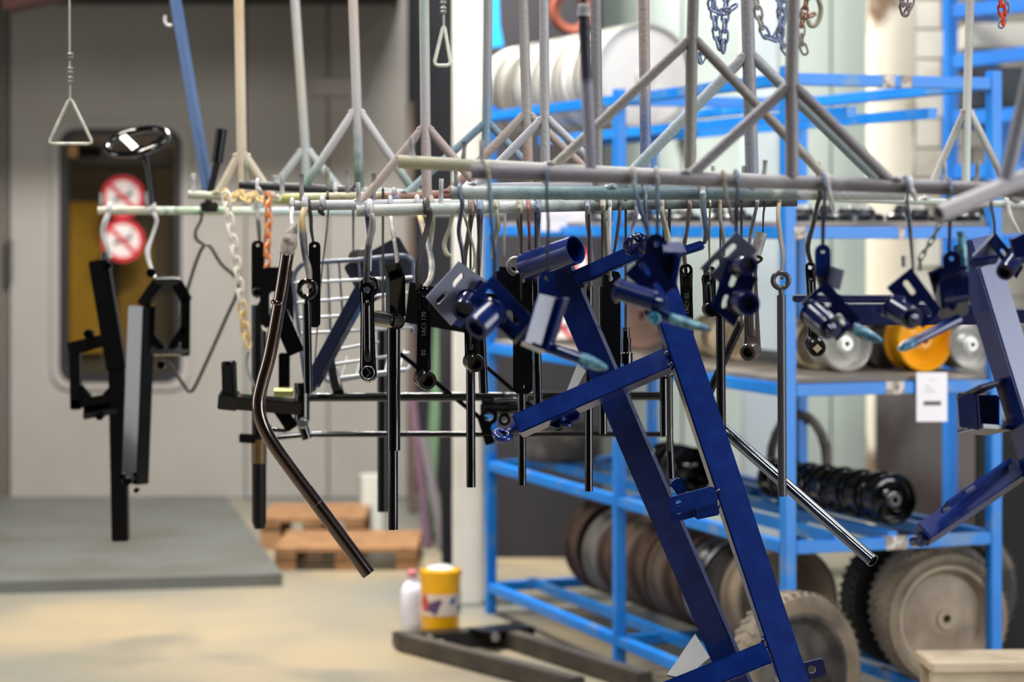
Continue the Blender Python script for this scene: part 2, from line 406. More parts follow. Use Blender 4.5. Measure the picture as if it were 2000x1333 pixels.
for k in range(6):
    s = 1.86 + k * .215; c = R(s, .33, H + .335 + .192)
    drum(['white drum at the near end of the rack top, round face showing', 'second pale drum from the near end on the rack top', 'third pale drum from the near end on the rack top',
          'fourth pale drum from the near end on the rack top', 'fifth pale drum from the near end on the rack top', 'farthest pale drum in the row on the rack top'][k], c, .19, .18, WHITEST, 'pale steel drums along the rack top')
def at(px, z, Y): return Vector(((px - 1000) / F * Y, Y, z))
SILV = pm('cast_silver', (196, 194, 188), .35, metal=.5, c2=(168, 164, 158), scale=6)
CREAM = pm('cream_enamel', (214, 196, 166), .45)
YEL = pm('yellow_wheel_paint', (244, 170, 10), .35)
GREYR = pm('grey_rim_paint', (126, 122, 116), .45, c2=(100, 96, 92), scale=8)
z3 = Z3 + .015
wheel('barrow_wheel', 'yellow dished wheel rim on the shelf above the paper label', 'wheel', at(1792, z3 + .09, 7.12), .09, .1, YEL)
wheel('barrow_wheel', 'grey wheel rim just left of the yellow one on the shelf', 'wheel', at(1722, z3 + .08, 7.28), .08, .1, GREYR)
wheel('barrow_wheel', 'large silver rim with a round hub at shelf level, left of the grey rim', 'wheel', at(1640, z3 + .083, 7.1), .083, .1, SILV)
wheel('barrow_wheel', 'cream enamelled rim at the left end of the shelf, beside the blue post', 'wheel', at(1580, z3 + .075, 7.25), .075, .11, CREAM)
wheel('barrow_wheel', 'silver rim with dark hub hole right of the yellow rim', 'wheel', at(1884, z3 + .078, 7.16), .078, .1, SILV)
wheel('barrow_wheel', 'silver rim behind the yellow one, partly hidden', 'wheel', at(1850, z3 + .075, 7.42), .075, .1, SILV)
wheel('barrow_wheel', 'cream rim on the shelf seen behind the black tube', 'wheel', at(1432, z3 + .068, 7.72), .068, .09, CREAM)
wheel('barrow_wheel', 'cream rim farther back, seen between the blue beam and the cranks', 'wheel', at(1392, z3 + .068, 7.95), .068, .09, CREAM)
wheel('disc_plate', 'big dull pink brake disc standing on the shelf behind the hanging tubes', 'disc', at(1246, z3 + .115, 8.42), .115, .05, pm('dull_pink_primer', (176, 140, 124), .6), hole=.16)
LB = pm('matt_black_cap', (14, 15, 22), .35, coat=.3)
# flat black hub caps on the second shelf
hubs = [(1150, 8.5), (1185, 8.2), (1225, 8.35), (1262, 8.1), (1300, 8.0), (1336, 7.85), (1402, 7.7), (1440, 7.5), (1570, 7.05), (1612, 7.2), (1655, 7.02), (1690, 7.3), (1760, 7.1), (1796, 7.3), (1850, 7.15), (1905, 7.1)]
HB = ['at the far left end', 'second from the far left', 'third from the far left', 'fourth from the far left', 'fifth from the far left', 'sixth from the far left', 'beside the white column', 'right beside the white column edge',
      'just right of the blue corner post', 'second right of the blue corner post', 'third right of the blue corner post', 'beside the lit column', 'right of the lit column', 'behind the open tube end', 'below the pale bar at the right', 'at the right end of the rack']
for k, (px, Y) in enumerate(hubs):
    c = at(px, Z2 + .016, Y); q = thing('hub_cap', 'flat black hub cap on the upper shelf, ' + HB[k], 'hub cap', c, 'black hub caps lying on the upper shelf')
    rr = .046 + .012 * ((k * 7) % 3) / 2
    part('cap', MB().lathe(c, Z_, [(0, 0), (rr, 0), (rr, .016), (rr * .8, .024), (rr * .55, .024), (rr * .5, .036), (0, .038)], 20), LB, q)
    part('insert', MB().lathe(c + Vector((0, 0, .034)), Z_, [(0, 0), (rr * .4, 0), (rr * .36, .014), (0, .016)], 14), SILV if k % 3 else LB, q)
# black shiny wheel caps on the fourth shelf, in a row
for k in range(7):
    s = .16 + k * .115; r = .075 - .002 * k
    c = R(s, .40, Z4 + .015 + r)
    wheel('glossy_wheel', ['gloss black wheel at the near end of the row on the lower shelf', 'second gloss black wheel of the lower shelf row', 'third gloss black wheel of the lower shelf row', 'fourth gloss black wheel of the lower shelf row',
          'fifth gloss black wheel of the lower shelf row', 'sixth gloss black wheel of the lower shelf row', 'farthest gloss black wheel of the lower shelf row'][k], 'wheel', c, r, .09, BLACK, group='gloss black wheels on the lower shelf', hole=.14, dish=.1)
for k in range(2):
    c = R(1.12 + k * .14, .2, Z4 + .015 + .075)
    wheel('glossy_wheel', ['gloss black wheel seen between the two blue beams', 'second gloss black wheel between the blue beams, behind the first'][k], 'wheel', c, .075, .1, BLACK, dish=.1, hole=.14)
# tyre lying flat at the far left of the lower shelf
c = R(2.25, .19, Z4 + .015)
single('tire_casing', 'dark dusty tyre lying flat on the far end of the lower shelf', 'tyre', MB().lathe(c, Z_, [(.08, 0), (.12, 0), (.148, .02), (.156, .05), (.156, .09), (.146, .12), (.12, .135), (.08, .135), (.08, .12), (.1, .11), (.1, .03), (.08, .015)], 44, True), RUBBER)
# row of steel rims on the bottom shelf
RB_ = pm('brown_rust_rim', (84, 62, 52), .65, c2=(62, 46, 38), scale=10); RT_ = pm('tan_rust_rim', (112, 94, 78), .6, c2=(90, 74, 62), scale=9); RD_ = pm('dark_rim', (46, 42, 40), .5)
cols = [TAN, RD_, STEEL, RB_, RT_, RB_, RT_, RB_, GREYR, RB_]
for k in range(10):
    s = .72 + k * .148; r = (.175, .17, .172, .175, .17, .172, .17, .168, .165, .18)[k]
    c = R(s, .33, Z5 + .012 + r - .012)
    wheel('bare_wheel', ['steel rim at the near end of the bottom shelf row', 'second rim from the near end of the bottom shelf row', 'third rim from the near end of the bottom shelf row', 'fourth rim from the near end, brown, on the bottom shelf', 'fifth rim of the bottom shelf row',
          'sixth rim of the bottom shelf row', 'seventh rim, brown, of the bottom shelf row', 'eighth rim of the bottom shelf row', 'ninth rim, grey, of the bottom shelf row', 'farthest rim, rusty brown, of the bottom shelf row'][k], 'rim', c, r, .125, cols[k], group='rims standing in a row on the bottom shelf', dish=.5)
# big dusty wheels at the near end
TYRE2 = pm('dust_coated_tyre', (126, 112, 94), .8, c2=(86, 78, 68), scale=7, bump=(90, .6))
ax2 = Vector((.30, -.95, .02))
DARKT = pm('black_tyre', (16, 15, 16), .7, bump=(120, .4))
wheel('dusty_wheel', 'big dust covered disc wheel behind the small bench', 'wheel', at(1840, Z5 + .207, 6.98), .195, .075, TAN, TYRE2, .036, axis=ax2, hole=.09, dish=.42)
wheel('dusty_wheel', 'grey tyred wheel just behind the dusty disc wheel', 'wheel', at(1828, Z5 + .214, 7.14), .202, .075, TAN, RUBBER, .04, axis=ax2)
wheel('dusty_wheel', 'black tyred wheel farthest left behind the dusty disc wheel', 'wheel', at(1768, Z5 + .214, 7.3), .202, .08, DARKT, DARKT, .045, axis=ax2)
wheel('dusty_wheel', 'dark tyred wheel showing right of the rack end post', 'wheel', at(1864, Z5 + .214, 7.5), .202, .08, DARKT, RUBBER, .045, axis=ax2)
single('black_backsheet', 'black tarpaulin hanging low behind the right end of the rack', 'backsheet', prect(MB(), 1905, 820, 2250, 1420, 7.75, .02), pm('backsheet_black', (9, 9, 11), .7))  # flat black sheet behind the right end of the rack
wheel('dusty_wheel', 'wheel with pale dusty tyre leaning beside the blue corner post', 'wheel', at(1552, .228, 6.6), .226, .07, pm('dark_spoke_disc', (44, 42, 42), .6, c2=(84, 78, 72), scale=8), TYRE2, .05, axis=Vector((.62, -.78, .04)))
single('slim_tire_casing', 'thin black tyre leaning on the wall behind the lower shelf', 'tyre', MB().tube([P(1560 + 55 * math.cos(a * .3142), 905 + 95 * math.sin(a * .3142), 8.1) for a in range(20)], .016, closed=True), RUBBER)

# paper label, stock tag
def paper(name, label, x0, y0, x1, y1, Y, lines):
    c = P((x0 + x1) / 2, (y0 + y1) / 2, Y); t = thing(name, label, 'label', c)
    part('sheet', prect(MB(), x0, y0, x1, y1, Y, .0015, 0), pm('white_paper', (238, 234, 240), .7), t)
    for a, b, c_, d, col in lines:
        part('print_line', prect(MB(), a, b, c_, d, Y - .0014, .0006, 0), pm('print_%d' % col, (col, col, col + 4), .8), t)
paper('paper_label', 'white paper label hanging from the shelf edge below the yellow rim', 1790, 728, 1850, 824, 6.86, [(1804, 784, 1838, 792, 90), (1806, 758, 1822, 760, 205), (1806, 764, 1826, 766, 205), (1806, 752, 1816, 754, 205), (1814, 740, 1828, 742, 215)])
paper('stock_sheet', 'white stock sheet on the upper shelf behind the white bar', 1056, 400, 1150, 452, 8.35, [(1072, 420, 1120, 423, 200), (1072, 428, 1108, 431, 200)])

# ------------------------------------------------------------------ prohibition signs
RED = pm('sign_red', (172, 20, 34), .5); WHT = pm('sign_white', (196, 186, 183), .5); INK = pm('sign_ink', (50, 44, 44), .6)
def sign(label, x, y, rp, Y):
    c = P(x, y, Y); r = S(rp, Y); t = thing('prohibition_sign', label, 'sign', c, 'round red and white no smoking signs')
    ay = Vector((0, -1, 0))
    part('disc', MB().lathe(c, ay, [(0, 0), (r * .85, 0), (r * .85, .003), (0, .003)], 32), WHT, t)
    part('ring', MB().lathe(c, ay, [(r * .78, .0), (r, 0), (r, .005), (r * .78, .005)], 36, True), RED, t)
    d = Vector((.707, 0, -.707)); n = c + ay * .0055
    cg = Vector((.94, 0, .34))
    part('cigarette', MB().box(c + ay * .004 - cg * r * .45, c + ay * .004 + cg * r * .45, .002, r * .17, (0, 0, 1)), INK, t)
    part('smoke', MB().tube([c + ay * .004 + cg * r * .45, c + ay * .004 + Vector((r * .35, 0, r * .35)), c + ay * .004 + Vector((r * .5, 0, r * .52))], .004), INK, t)
    part('slash', MB().box(n - d * r * .8, n + d * r * .8, .003, r * .2, (.707, 0, .707)), RED, t)
sign('round no smoking sign, upper one on the oven window', 240, 385, 42, YB - .06)
sign('round no smoking sign, lower one on the oven window', 240, 470, 42, YB - .06)
sign('round no smoking sign behind the blue head tube', 1116, 516, 40, 10.568)
sign('round no smoking sign low behind the blue beam, under the other', 1098, 640, 36, 10.568)

# ------------------------------------------------------------------ left background: pallets, cans, floor frame
def pallet(label, x0, x1, yb, hpx):
    Y = H * F / (yb - HZ); a = P(x0, yb, Y); wd = S(x1 - x0, Y); ht = S(hpx, Y); t = thing('wooden_pallet', label, 'pallet', (a.x + wd / 2, Y + .4, 0), 'wooden pallets')
    return Y, a.x, wd, ht, t
def build_pallet(label, x0, x1, yb, hpx, zoff=0., dY=0.):
    Y, ax, wd, ht, t = pallet(label, x0, x1, yb, hpx); Y += dY
    for k in range(3):
        bx = ax + (wd - .09) * k / 2 + .045
        for m in range(2): part('block', MB().cbox((bx, Y + .06 + m * .46, zoff + (ht - .02) / 2), .09, .1, ht - .02, 0, .003), WOOD, t)
        part('stringer', MB().cbox((bx, Y + .29, zoff + ht - .032), .09, .58, .02, 0, .002), WOOD, t)
    for k in range(5): part('top_board', MB().cbox((ax + wd / 2, Y + .05 + k * .12, zoff + ht - .01), wd, .105, .02, 0, .002), WOOD, t)
    return ht
build_pallet('lower wooden pallet standing on the floor in front', 536, 815, 1116, 46)
build_pallet('wooden pallet farther back, standing on the floor behind the front one', 508, 712, 1074, 62)
single('grey_box', 'small pale grey box post standing behind the pallets', 'box', MB().cbox(at(724, .14, 11.4), .1, .1, .28, .2, .006), pm('grey_box_paint', (176, 176, 168), .6))
Yc = 8.5
c = at(860, 0, Yc); bk = thing('paint_bucket', 'yellow paint bucket with colourful label by the white column', 'bucket', c)
YB_ = pm('bucket_yellow', (246, 180, 8), .35)
part('body', MB().lathe(c, Z_, [(0, .03), (.064, .03), (.066, .035), (.071, .225), (.074, .226), (.074, .246), (.068, .248), (.062, .238), (0, .238)], 36), YB_, bk)
lm, lnt, lb = _bsdf('printed_label'); tc = lnt.nodes.new('ShaderNodeTexCoord'); vo = lnt.nodes.new('ShaderNodeTexVoronoi'); vo.inputs['Scale'].default_value = 22
lnt.links.new(tc.outputs['Object'], vo.inputs['Vector']); rr_ = lnt.nodes.new('ShaderNodeValToRGB'); rr_.color_ramp.interpolation = 'CONSTANT'; e = rr_.color_ramp.elements
e[0].position = 0; e[0].color = srgb(226, 206, 190)
e[1].position = .38; e[1].color = srgb(200, 70, 70)
for p_, c_ in ((.6, (90, 70, 110)), (.75, (40, 110, 160)), (.88, (220, 120, 90))): q = e.new(p_); q.color = srgb(*c_)
sx = lnt.nodes.new('ShaderNodeSeparateXYZ'); lnt.links.new(vo.outputs['Color'], sx.inputs[0]); lnt.links.new(sx.outputs[0], rr_.inputs[0]); lnt.links.new(rr_.outputs[0], lb.inputs['Base Color'])
part('printed_label', MB().lathe(c, Z_, [(.0690, .09), (.0708, .09), (.0728, .165), (.071, .165)], 36, True), lm, bk)
part('lid', MB().lathe(c, Z_, [(0, .246), (.05, .246), (.05, .252), (0, .254)], 30), pm('lid_white', (220, 220, 222), .4), bk)
part('bail_handle', MB().tube([c + Vector((.075 * math.cos(a), -.02, .235 + .0 + .03 * math.sin(a))) for a in [math.pi * k / 10 for k in range(11)]], .003), ZINC, bk)
single('base_ring', 'dark stand ring the yellow bucket stands on', 'stand', MB().lathe(c, Z_, [(.03, 0), (.075, 0), (.075, .028), (.03, .028)], 28, True), SATIN)
c = at(805, 0, 8.75); bt = thing('white_bottle', 'white plastic bottle beside the yellow bucket', 'bottle', c)
part('body', MB().lathe(c, Z_, [(0, 0), (.037, 0), (.04, .006), (.04, .13), (.03, .155), (.014, .17), (.014, .185), (0, .185)], 26), pm('white_plastic', (226, 224, 240), .4), bt)
part('cap', MB().lathe(c + Vector((0, 0, .183)), Z_, [(0, 0), (.018, 0), (.018, .02), (.006, .024), (0, .024)], 18), pm('pink_cap', (200, 120, 130), .5), bt)
FR = pm('black_floor_frame', (50, 44, 38), .5, c2=(70, 62, 52), scale=8)
def fl(x, y): Y = H * F / (y - HZ); return Vector(((x - 1000) / F * Y, Y, 0))
a1, b1 = fl(790, 1272), fl(1130, 1362); a2, b2 = fl(985, 1262), fl(1260, 1352)
ff = thing('floor_dolly', 'low dark steel trolley frame of two long rails lying on the floor', 'frame', a1)
for a, b in ((a1, b1), (a2, b2)):
    part('rail', MB().box(a + Z_ * .03, b + Z_ * .03, .055, .06, (0, 0, 1), .004), FR, ff)
part('end_plate', MB().box(a1 + Vector((-.03, .02, .03)), a2 + Vector((.03, .06, .03)), .1, .05, (0, 0, 1), .004), SATIN, ff)
part('side_plate', MB().box(fl(960, 1258) + Z_ * .05, fl(1000, 1268) + Z_ * .05, .2, .03, (0, 0, 1), .004), SATIN, ff)
for x, y in ((840, 1272), (862, 1282), (968, 1268)): part('roller', MB().lathe(fl(x, y) + Vector((0, -.05, .05)), (0, -1, 0), [(0, 0), (.014, 0), (.014, .02), (0, .02)], 16), ZINC, ff)
# leaning profiles by the dark opening
def lean(name, label, x0, y0, x1, y1, Y, wd, mat, cat='profile'):
    single(name, label, cat, MB().box(P(x0, y0, Y + .25), at(x1, .002, Y), S(wd, Y), .03, (0, 1, 0), .003), mat)
lean('leaning_profile', 'pale green steel profile leaning in the dark opening', 862, 560, 836, 1010, 11.2, 20, pm('pale_green_paint', (66, 92, 62), .65))
lean('leaning_profile', 'magenta profile leaning in the dark opening', 806, 780, 836, 1062, 10.9, 14, pm('magenta_paint', (62, 20, 48), .65))
lean('leaning_profile', 'grey violet profile leaning right of the magenta one', 826, 850, 868, 1062, 10.8, 18, pm('grey_violet_paint', (58, 48, 52), .65))
lean('leaning_profile', 'black profile leaning in front of the white column edge', 866, 560, 874, 1060, 10.2, 22, SATIN)
lean('leaning_profile', 'brown profile standing high in the dark opening', 800, 200, 806, 1010, 12.2, 14, pm('brown_profile', (70, 54, 42), .7))
single('cable_reel', 'orange brown cable ring above the pale drums', 'cable', MB().lathe(P(1116, 22, 10.2), (.3, -1, 0), [(.06, -.02), (.09, -.03), (.1, 0), (.09, .03), (.06, .02)], 26, True), pm('orange_cable', (110, 52, 34), .6))
single('blue_strap', 'bright blue strap hanging above the far end of the rack', 'strap', MB().plate(P(950, 95, 9.9), X_, Z_, [(0, 0), (S(34, 9.9), .01), (S(26, 9.9), S(50, 9.9)), (S(22, 9.9), S(160, 9.9)), (S(6, 9.9), S(160, 9.9))], (), .02), pm('strap_blue', (20, 140, 205), .5))
single('red_box', 'small red alarm box on the wall behind the rack', 'box', MB().cbox(P(1322, 258, 10.85), .05, .04, .06, 0, .004), pm('alarm_red', (190, 40, 50), .5))
# bench
bt_ = thing('small_bench', 'low cream wooden bench in front of the dusty wheel', 'bench', at(1900, 0, 6.2))
BW = pm('cream_bench_wood', (190, 174, 150), .7, c2=(168, 150, 126), scale=9, bump=(70, .2))
bc = at(1912, .33, 6.3)
part('seat', MB().box(bc + Vector((-.145, 0, -.012)), bc + Vector((.2, .02, -.012)), .2, .024, (0, 0, 1), .003), BW, bt_)
for dx in (-.125, .18):
    for dy in (-.07, .07): part('leg', MB().box(bc + Vector((dx, dy, -.33)), bc + Vector((dx, dy, -.024)), .028, .028, (0, 1, 0), .002), BW, bt_)
part('apron', MB().box(bc + Vector((-.12, -.07, -.045)), bc + Vector((.175, -.06, -.045)), .016, .04, (0, 0, 1), .002), BW, bt_)
# far blue rack at the upper right
fr = thing('tall_blue_rack', 'tall blue rack with beams in the top right corner', 'rack', at(1960, 0, 9.6))
RB2 = pm('deep_rack_blue', (22, 104, 188), .4, c2=(34, 120, 206), scale=3)
for px, Y in ((1856, 9.6), (1936, 10.568), (2110, 9.4)): part('post', MB().box(at(px, 0, Y), at(px, 2.9, Y), .045, .045, RE, .003), RB2, fr)
for ya, yb in ((22, 2), (122, 92), (232, 216), (336, 330), (470, 474)):
    part('beam', MB().box(P(1856, ya, 9.6), P(2110, yb, 9.4), .04, .055, (0, 0, 1), .003), RB2, fr)
    part('cross_beam', MB().box(P(1856, ya + 4, 9.6), P(1936, ya + 18, 10.5), .03, .045, (0, 0, 1), .003), RB2, fr)
single('sheet_metal', 'flat bright blue sheet panel standing behind the tall rack', 'panel', MB().box(P(1985, 160, 10.2), P(1985, 320, 10.2), .26, .03, (0, 1, 0), .004), pm('panel_blue', (26, 128, 226), .45))
for k, (y0, y1, lb_) in enumerate(((50, 100, 'upper dark crate in the tall blue rack'), (135, 215, 'lower dark crate in the tall blue rack'))):
    single('dark_crate', lb_, 'crate', prect(MB(), 1880, y0, 2060, y1, 10.0, .3, .01), pm('dark_crate_%d' % k, (52, 58, 66) if k else (190, 186, 176), .6))

# ------------------------------------------------------------------ conveyor hangers: pole, braces, bar, pegs
BARS = {}
GREYC = (150, 142, 146); LIL = (176, 172, 184); PALE = (206, 214, 208); TEAL = (92, 140, 146); BEI = (206, 196, 166)
def barpt(k, x):
    x0, y0, x1, y1, Y0, Y1, rr = BARS[k]; t = (x - x0) / (x1 - x0)
    return P(x, y0 + (y1 - y0) * t, Y0 + (Y1 - Y0) * t)
def hanger(key, label, bar, wpx, bmat, pole, pmat_, braces, brmat, pegs=(), pw=None):
    """bar (x0,y0,x1,y1,Y); pole [(x,y),(jx,jy),(bx)]; braces: list of bar x"""
    x0, y0, x1, y1, Y = bar[:5]; Y1 = bar[5] if len(bar) > 5 else Y; r = S(wpx, Y) / 2
    BARS[key] = (x0, y0, x1, y1, Y, Y1, r)
    (px, py), (jx, jy), bx = pole
    foot = barpt(key, bx); t = thing('conveyor_hanger', label, 'hanger', foot, 'welded pipe hangers of the paint line')
    part('bar', MB().pipe(P(x0, y0, Y), P(x1, y1, Y1), r, .28, 18), bmat, t)
    pr = (pw or wpx * .92); prr = S(pr, Y) / 2; Yf = foot.y
    d_ = P(px, py, Yf) - P(jx, jy, Yf); top_ = P(px, py, Yf) + Vector((0, 0, 2.66 - P(px, py, Yf).z)) + X_ * (d_.x * .2)
    part('pole', MB().tube([P(px, py, Yf), P(jx, jy, Yf), foot], prr, 14), pmat_, t)
    part('pole_extension', MB().tube([top_, P(px, py, Yf) + Vector((0, 0, -.002))], prr * .98, 14), CR['grey'], t)
    for b in braces:
        sgn = -1 if b < bx else 1; J = P(jx, jy + pr * .5, Yf) + Vector((sgn * prr * .5, 0, 0)); E = barpt(key, b)
        part('brace', MB().tube([J, J + (E - J) * .1, E - (E - J) * .04, E], prr * .86, 12), brmat, t)
    wm = MB()
    for b in braces:
        sgn = -1 if b < bx else 1
        c = P(jx, jy + pr * .55, Yf) + Vector((sgn * prr * .95, 0, 0)); E = barpt(key, b) + Z_ * r * .9
        for q, rr in ((c, prr * .5), (E, prr * .7)):
            wm.tube([q + Vector((math.cos(a) * rr * 1.3, math.sin(a) * rr * 1.3, rr * .3 * math.sin(3 * a))) for a in [k * math.pi / 4 for k in range(8)]], rr * .45, 6, closed=True)
    if braces: part('weld_beads', wm, brmat, t)['kind'] = 'stuff'
    for x, yt in pegs:
        q = barpt(key, x); top = P(x + random.uniform(-3, 3), yt, q.y)
        m = random.choice([CR['grey'], CR['palegrey'], CR['olive']])
        part('peg', MB().tube([q + Z_ * r * .8, q + Z_ * (r + .001), q.lerp(top, .5), top], [r * .55, S(5, q.y), S(4.3, q.y), S(4.6, q.y)], 8), m, t)
    return t
def C2(a, b, ax=2, **k): return ramp([(0.0, a), (1.0, b)], ax, **k)
CR = {'grey': ramp([(0, (120, 116, 116)), (.5, (168, 164, 164)), (1, (110, 106, 106))]),
      'palegrey': ramp([(0, (214, 212, 214)), (.5, (160, 158, 168)), (1, (226, 222, 216))]),
      'olive': ramp([(0, (180, 176, 140)), (.6, (130, 124, 96)), (1, (206, 200, 170))]),
      'blue': ramp([(0, (24, 34, 92)), (.45, (60, 120, 180)), (.75, (150, 190, 214)), (1, (206, 176, 150))]),
      'bluewhite': ramp([(0, (210, 212, 220)), (.5, (150, 160, 190)), (.72, (40, 56, 170)), (1, (150, 170, 206))]),
      'navy': ramp([(0, (16, 20, 60)), (.5, (34, 46, 100)), (1, (120, 140, 176))], rough=.3),
      'blackwhite': ramp([(0, (16, 15, 16)), (.4, (60, 56, 56)), (.55, (150, 146, 146)), (1, (214, 214, 214))]),
      'yellowblack': ramp([(0, (170, 160, 150)), (.4, (60, 58, 62)), (.55, (110, 110, 120)), (.72, (220, 170, 60)), (1, (200, 204, 220))]),
      'brown': ramp([(0, (92, 80, 76)), (.5, (120, 100, 94)), (1, (150, 124, 116))]),
      'dark': ramp([(0, (30, 28, 30)), (.5, (74, 70, 72)), (1, (52, 48, 52))]),
      'red': ramp([(0, (40, 30, 34)), (.4, (90, 76, 76)), (.6, (214, 92, 96)), (1, (226, 120, 122))]),
      'lilac': ramp([(0, (190, 190, 208)), (.5, (120, 118, 160)), (1, (170, 170, 190))]),
      'white': ramp([(0, (190, 186, 184)), (.5, (226, 222, 220)), (1, (206, 204, 210))]),
      'ochre': ramp([(0, (90, 84, 84)), (.5, (140, 132, 128)), (1, (190, 160, 110))])}
hanger('B', 'cream pipe hanger at the far left with an olive tinted short bar', (368, 380, 588, 394, 6.0), 16, ramp([(0, (190, 190, 170)), (.55, (196, 204, 150)), (1, (150, 170, 120))], 0),
       [(466, -40), (472, 292), 475], ramp([(0, (206, 180, 150)), (.5, (230, 204, 168)), (1, (226, 184, 120))]), (424, 536), ramp([(0, (208, 200, 160)), (1, (206, 184, 160))], 0), ((378, 338),), 20)
hanger('A', 'pale grey leaning pipe hanger with the long low whitish bar', (192, 411, 985, 417, 6.4), 16, ramp([(0, (226, 218, 186)), (.16, (216, 220, 196)), (.2, (110, 180, 130)), (.3, (214, 218, 180)), (.45, (190, 214, 212)), (1, (160, 180, 184))], 0),
       [(573, -40), (596, 284), 600], ramp([(0, (150, 184, 190)), (.3, (180, 186, 180)), (.6, (208, 196, 170)), (1, (214, 214, 212))]), (500, 700), ramp([(0, (160, 190, 190)), (1, (190, 196, 196))]), ((198, 376), (287, 374)), 18)
hanger('C', 'white pipe hanger with green tinted feet and a black ended bar', (467, 361, 962, 388, 5.6), 17, ramp([(0, (30, 30, 34)), (.4, (58, 58, 64)), (.52, (170, 186, 186)), (1, (190, 206, 206))], 0),
       [(688, -40), (697, 207), 702], ramp([(0, (70, 110, 92)), (.2, (150, 168, 160)), (.4, (196, 190, 192)), (1, (212, 190, 166))]), (592, 812), ramp([(0, (96, 150, 126)), (.45, (190, 190, 190)), (1, (208, 198, 200))]), ((482, 313), (538, 342), (641, 328)), 19)
hanger('E', 'rosy pipe hanger with brownish braces over a grey white bar', (566, 402, 1100, 396, 4.95), 20, ramp([(0, (150, 146, 150)), (.2, (196, 196, 204)), (.5, (208, 208, 214)), (1, (170, 180, 176))], 0),
       [(828, -40), (831, 240), 834], ramp([(0, (192, 160, 148)), (.4, (190, 176, 176)), (.75, (178, 190, 180)), (1, (160, 186, 170))]), (702, 962), ramp([(0, (200, 176, 160)), (1, (176, 150, 146))]), ((589, 340), (729, 339)), 20)
hanger('D', 'blue painted pipe hanger with blue braces and a yellow to red bar', (550, 387, 1350, 371, 5.3), 17, ramp([(0, (214, 206, 80)), (.1, (206, 206, 150)), (.24, (190, 150, 120)), (.4, (172, 96, 80)), (.6, (150, 80, 70)), (1, (150, 120, 110))], 0),
       [(954, -40), (951, 232), 946], ramp([(0, (120, 160, 190)), (.34, (110, 150, 184)), (.45, (140, 144, 154)), (1, (158, 158, 164))]), (790, 1080), ramp([(0, (170, 190, 196)), (.5, (110, 150, 170)), (1, (104, 140, 166))]), ((551, 336), (679, 334)), 18)
hanger('K', 'grey pipe hanger with bent red brace feet', (866, 382, 1196, 376, 5.1), 18, ramp([(0, (170, 96, 80)), (.4, (160, 110, 98)), (1, (150, 140, 136))], 0),
       [(1020, -40), (1029, 214), 1033], ramp([(0, (180, 120, 100)), (.25, (176, 140, 124)), (.4, (160, 156, 150)), (1, (150, 146, 142))]), (872, 1190), ramp([(0, (176, 104, 88)), (.4, (170, 140, 128)), (1, (160, 152, 146))]), (), 20)
hanger('L', 'lilac grey pipe hanger just right of the red footed one', (930, 368, 1220, 362, 4.7), 20, C2((170, 170, 184), (160, 160, 172), 0), [(1062, -40), (1064, 222), 1066], C2((176, 172, 172), (168, 164, 168)), (925, 1205), C2((190, 190, 206), (176, 174, 184)), (), 19)
hanger('F', 'grey pole hanger whose long pale bar carries the black cranks', (697, 412, 1556, 392, 4.5), 23, ramp([(0, (206, 206, 196)), (.12, (190, 200, 192)), (.35, (206, 214, 212)), (.55, (120, 140, 132)), (.75, (84, 94, 96)), (1, (80, 80, 88))], 0),
       [(1163, -40), (1166, 200), 1168], C2((140, 134, 134), (128, 124, 126)), (), CR['grey'], ((702, 356), (861, 349)), 21)
hanger('G', 'light blue pipe hanger with pale blue braces over the teal bar', (881, 377, 1765, 378, 3.98), 27, ramp([(0, (196, 206, 204)), (.1, (150, 184, 190)), (.32, (96, 140, 150)), (.6, (96, 124, 134)), (.74, (130, 150, 150)), (.82, (206, 210, 206))], 0),
       [(1458, -40), (1462, 95), 1470], ramp([(0, (140, 150, 172)), (.5, (146, 148, 156)), (1, (150, 146, 150))]), (1195, 1742), ramp([(0, (140, 176, 186)), (.6, (160, 178, 186)), (1, (160, 160, 166))]), ((891, 322), (1453, 324), (1394, 324)), 26)
hanger('J', 'brownish grey pipe hanger over the cream yellow ended bar', (777, 316, 1625, 360, 3.75), 26, ramp([(0, (214, 208, 160)), (.16, (206, 200, 160)), (.28, (216, 214, 204)), (1, (220, 222, 222))], 0),
       [(1355, -40), (1352, 66), 1347], ramp([(0, (150, 146, 130)), (.5, (140, 132, 124)), (1, (130, 120, 116))]), (1075, 1625), ramp([(0, (196, 192, 166)), (.3, (160, 152, 146)), (1, (136, 126, 122))]), ((806, 268), (905, 277), (1492, 313), (1598, 317)), 23)
hanger('H', 'purple grey pipe hanger with the nearest long bar', (920, 336, 2030, 373, 3.45), 29, ramp([(0, (150, 140, 156)), (.3, (158, 152, 160)), (.5, (190, 186, 192)), (.7, (140, 134, 142)), (1, (120, 114, 120))], 0),
       [(1551, -40), (1546, 156), 1547], C2((150, 140, 144), (156, 148, 146)), (1340, 1748), C2((156, 150, 154), (140, 132, 138)), ((942, 274), (1846, 317), (1907, 313)), 26)
hanger('M', 'mint white pipe hanger at the right with a pale thin bar', (1622, 388, 2080, 402, 5.5), 14, C2((206, 212, 204), (196, 206, 190), 0), [(1896, -40), (1889, 207), 1886], ramp([(0, (206, 220, 210)), (.5, (190, 190, 182)), (1, (156, 146, 138))]), (1806, 1984), ramp([(0, (206, 206, 200)), (1, (120, 116, 112))], 0), (), 17)
hanger('N', 'lilac pipe hanger whose open bar end points at the viewer', (1833, 418, 2100, 306, 3.02, 3.12), 36, C2((190, 182, 186), (176, 166, 176), 0), [(2030, 60), (2004, 180), 1962], C2((150, 156, 176), (150, 144, 146)), (), CR['grey'], ((2003, 316),), 31)

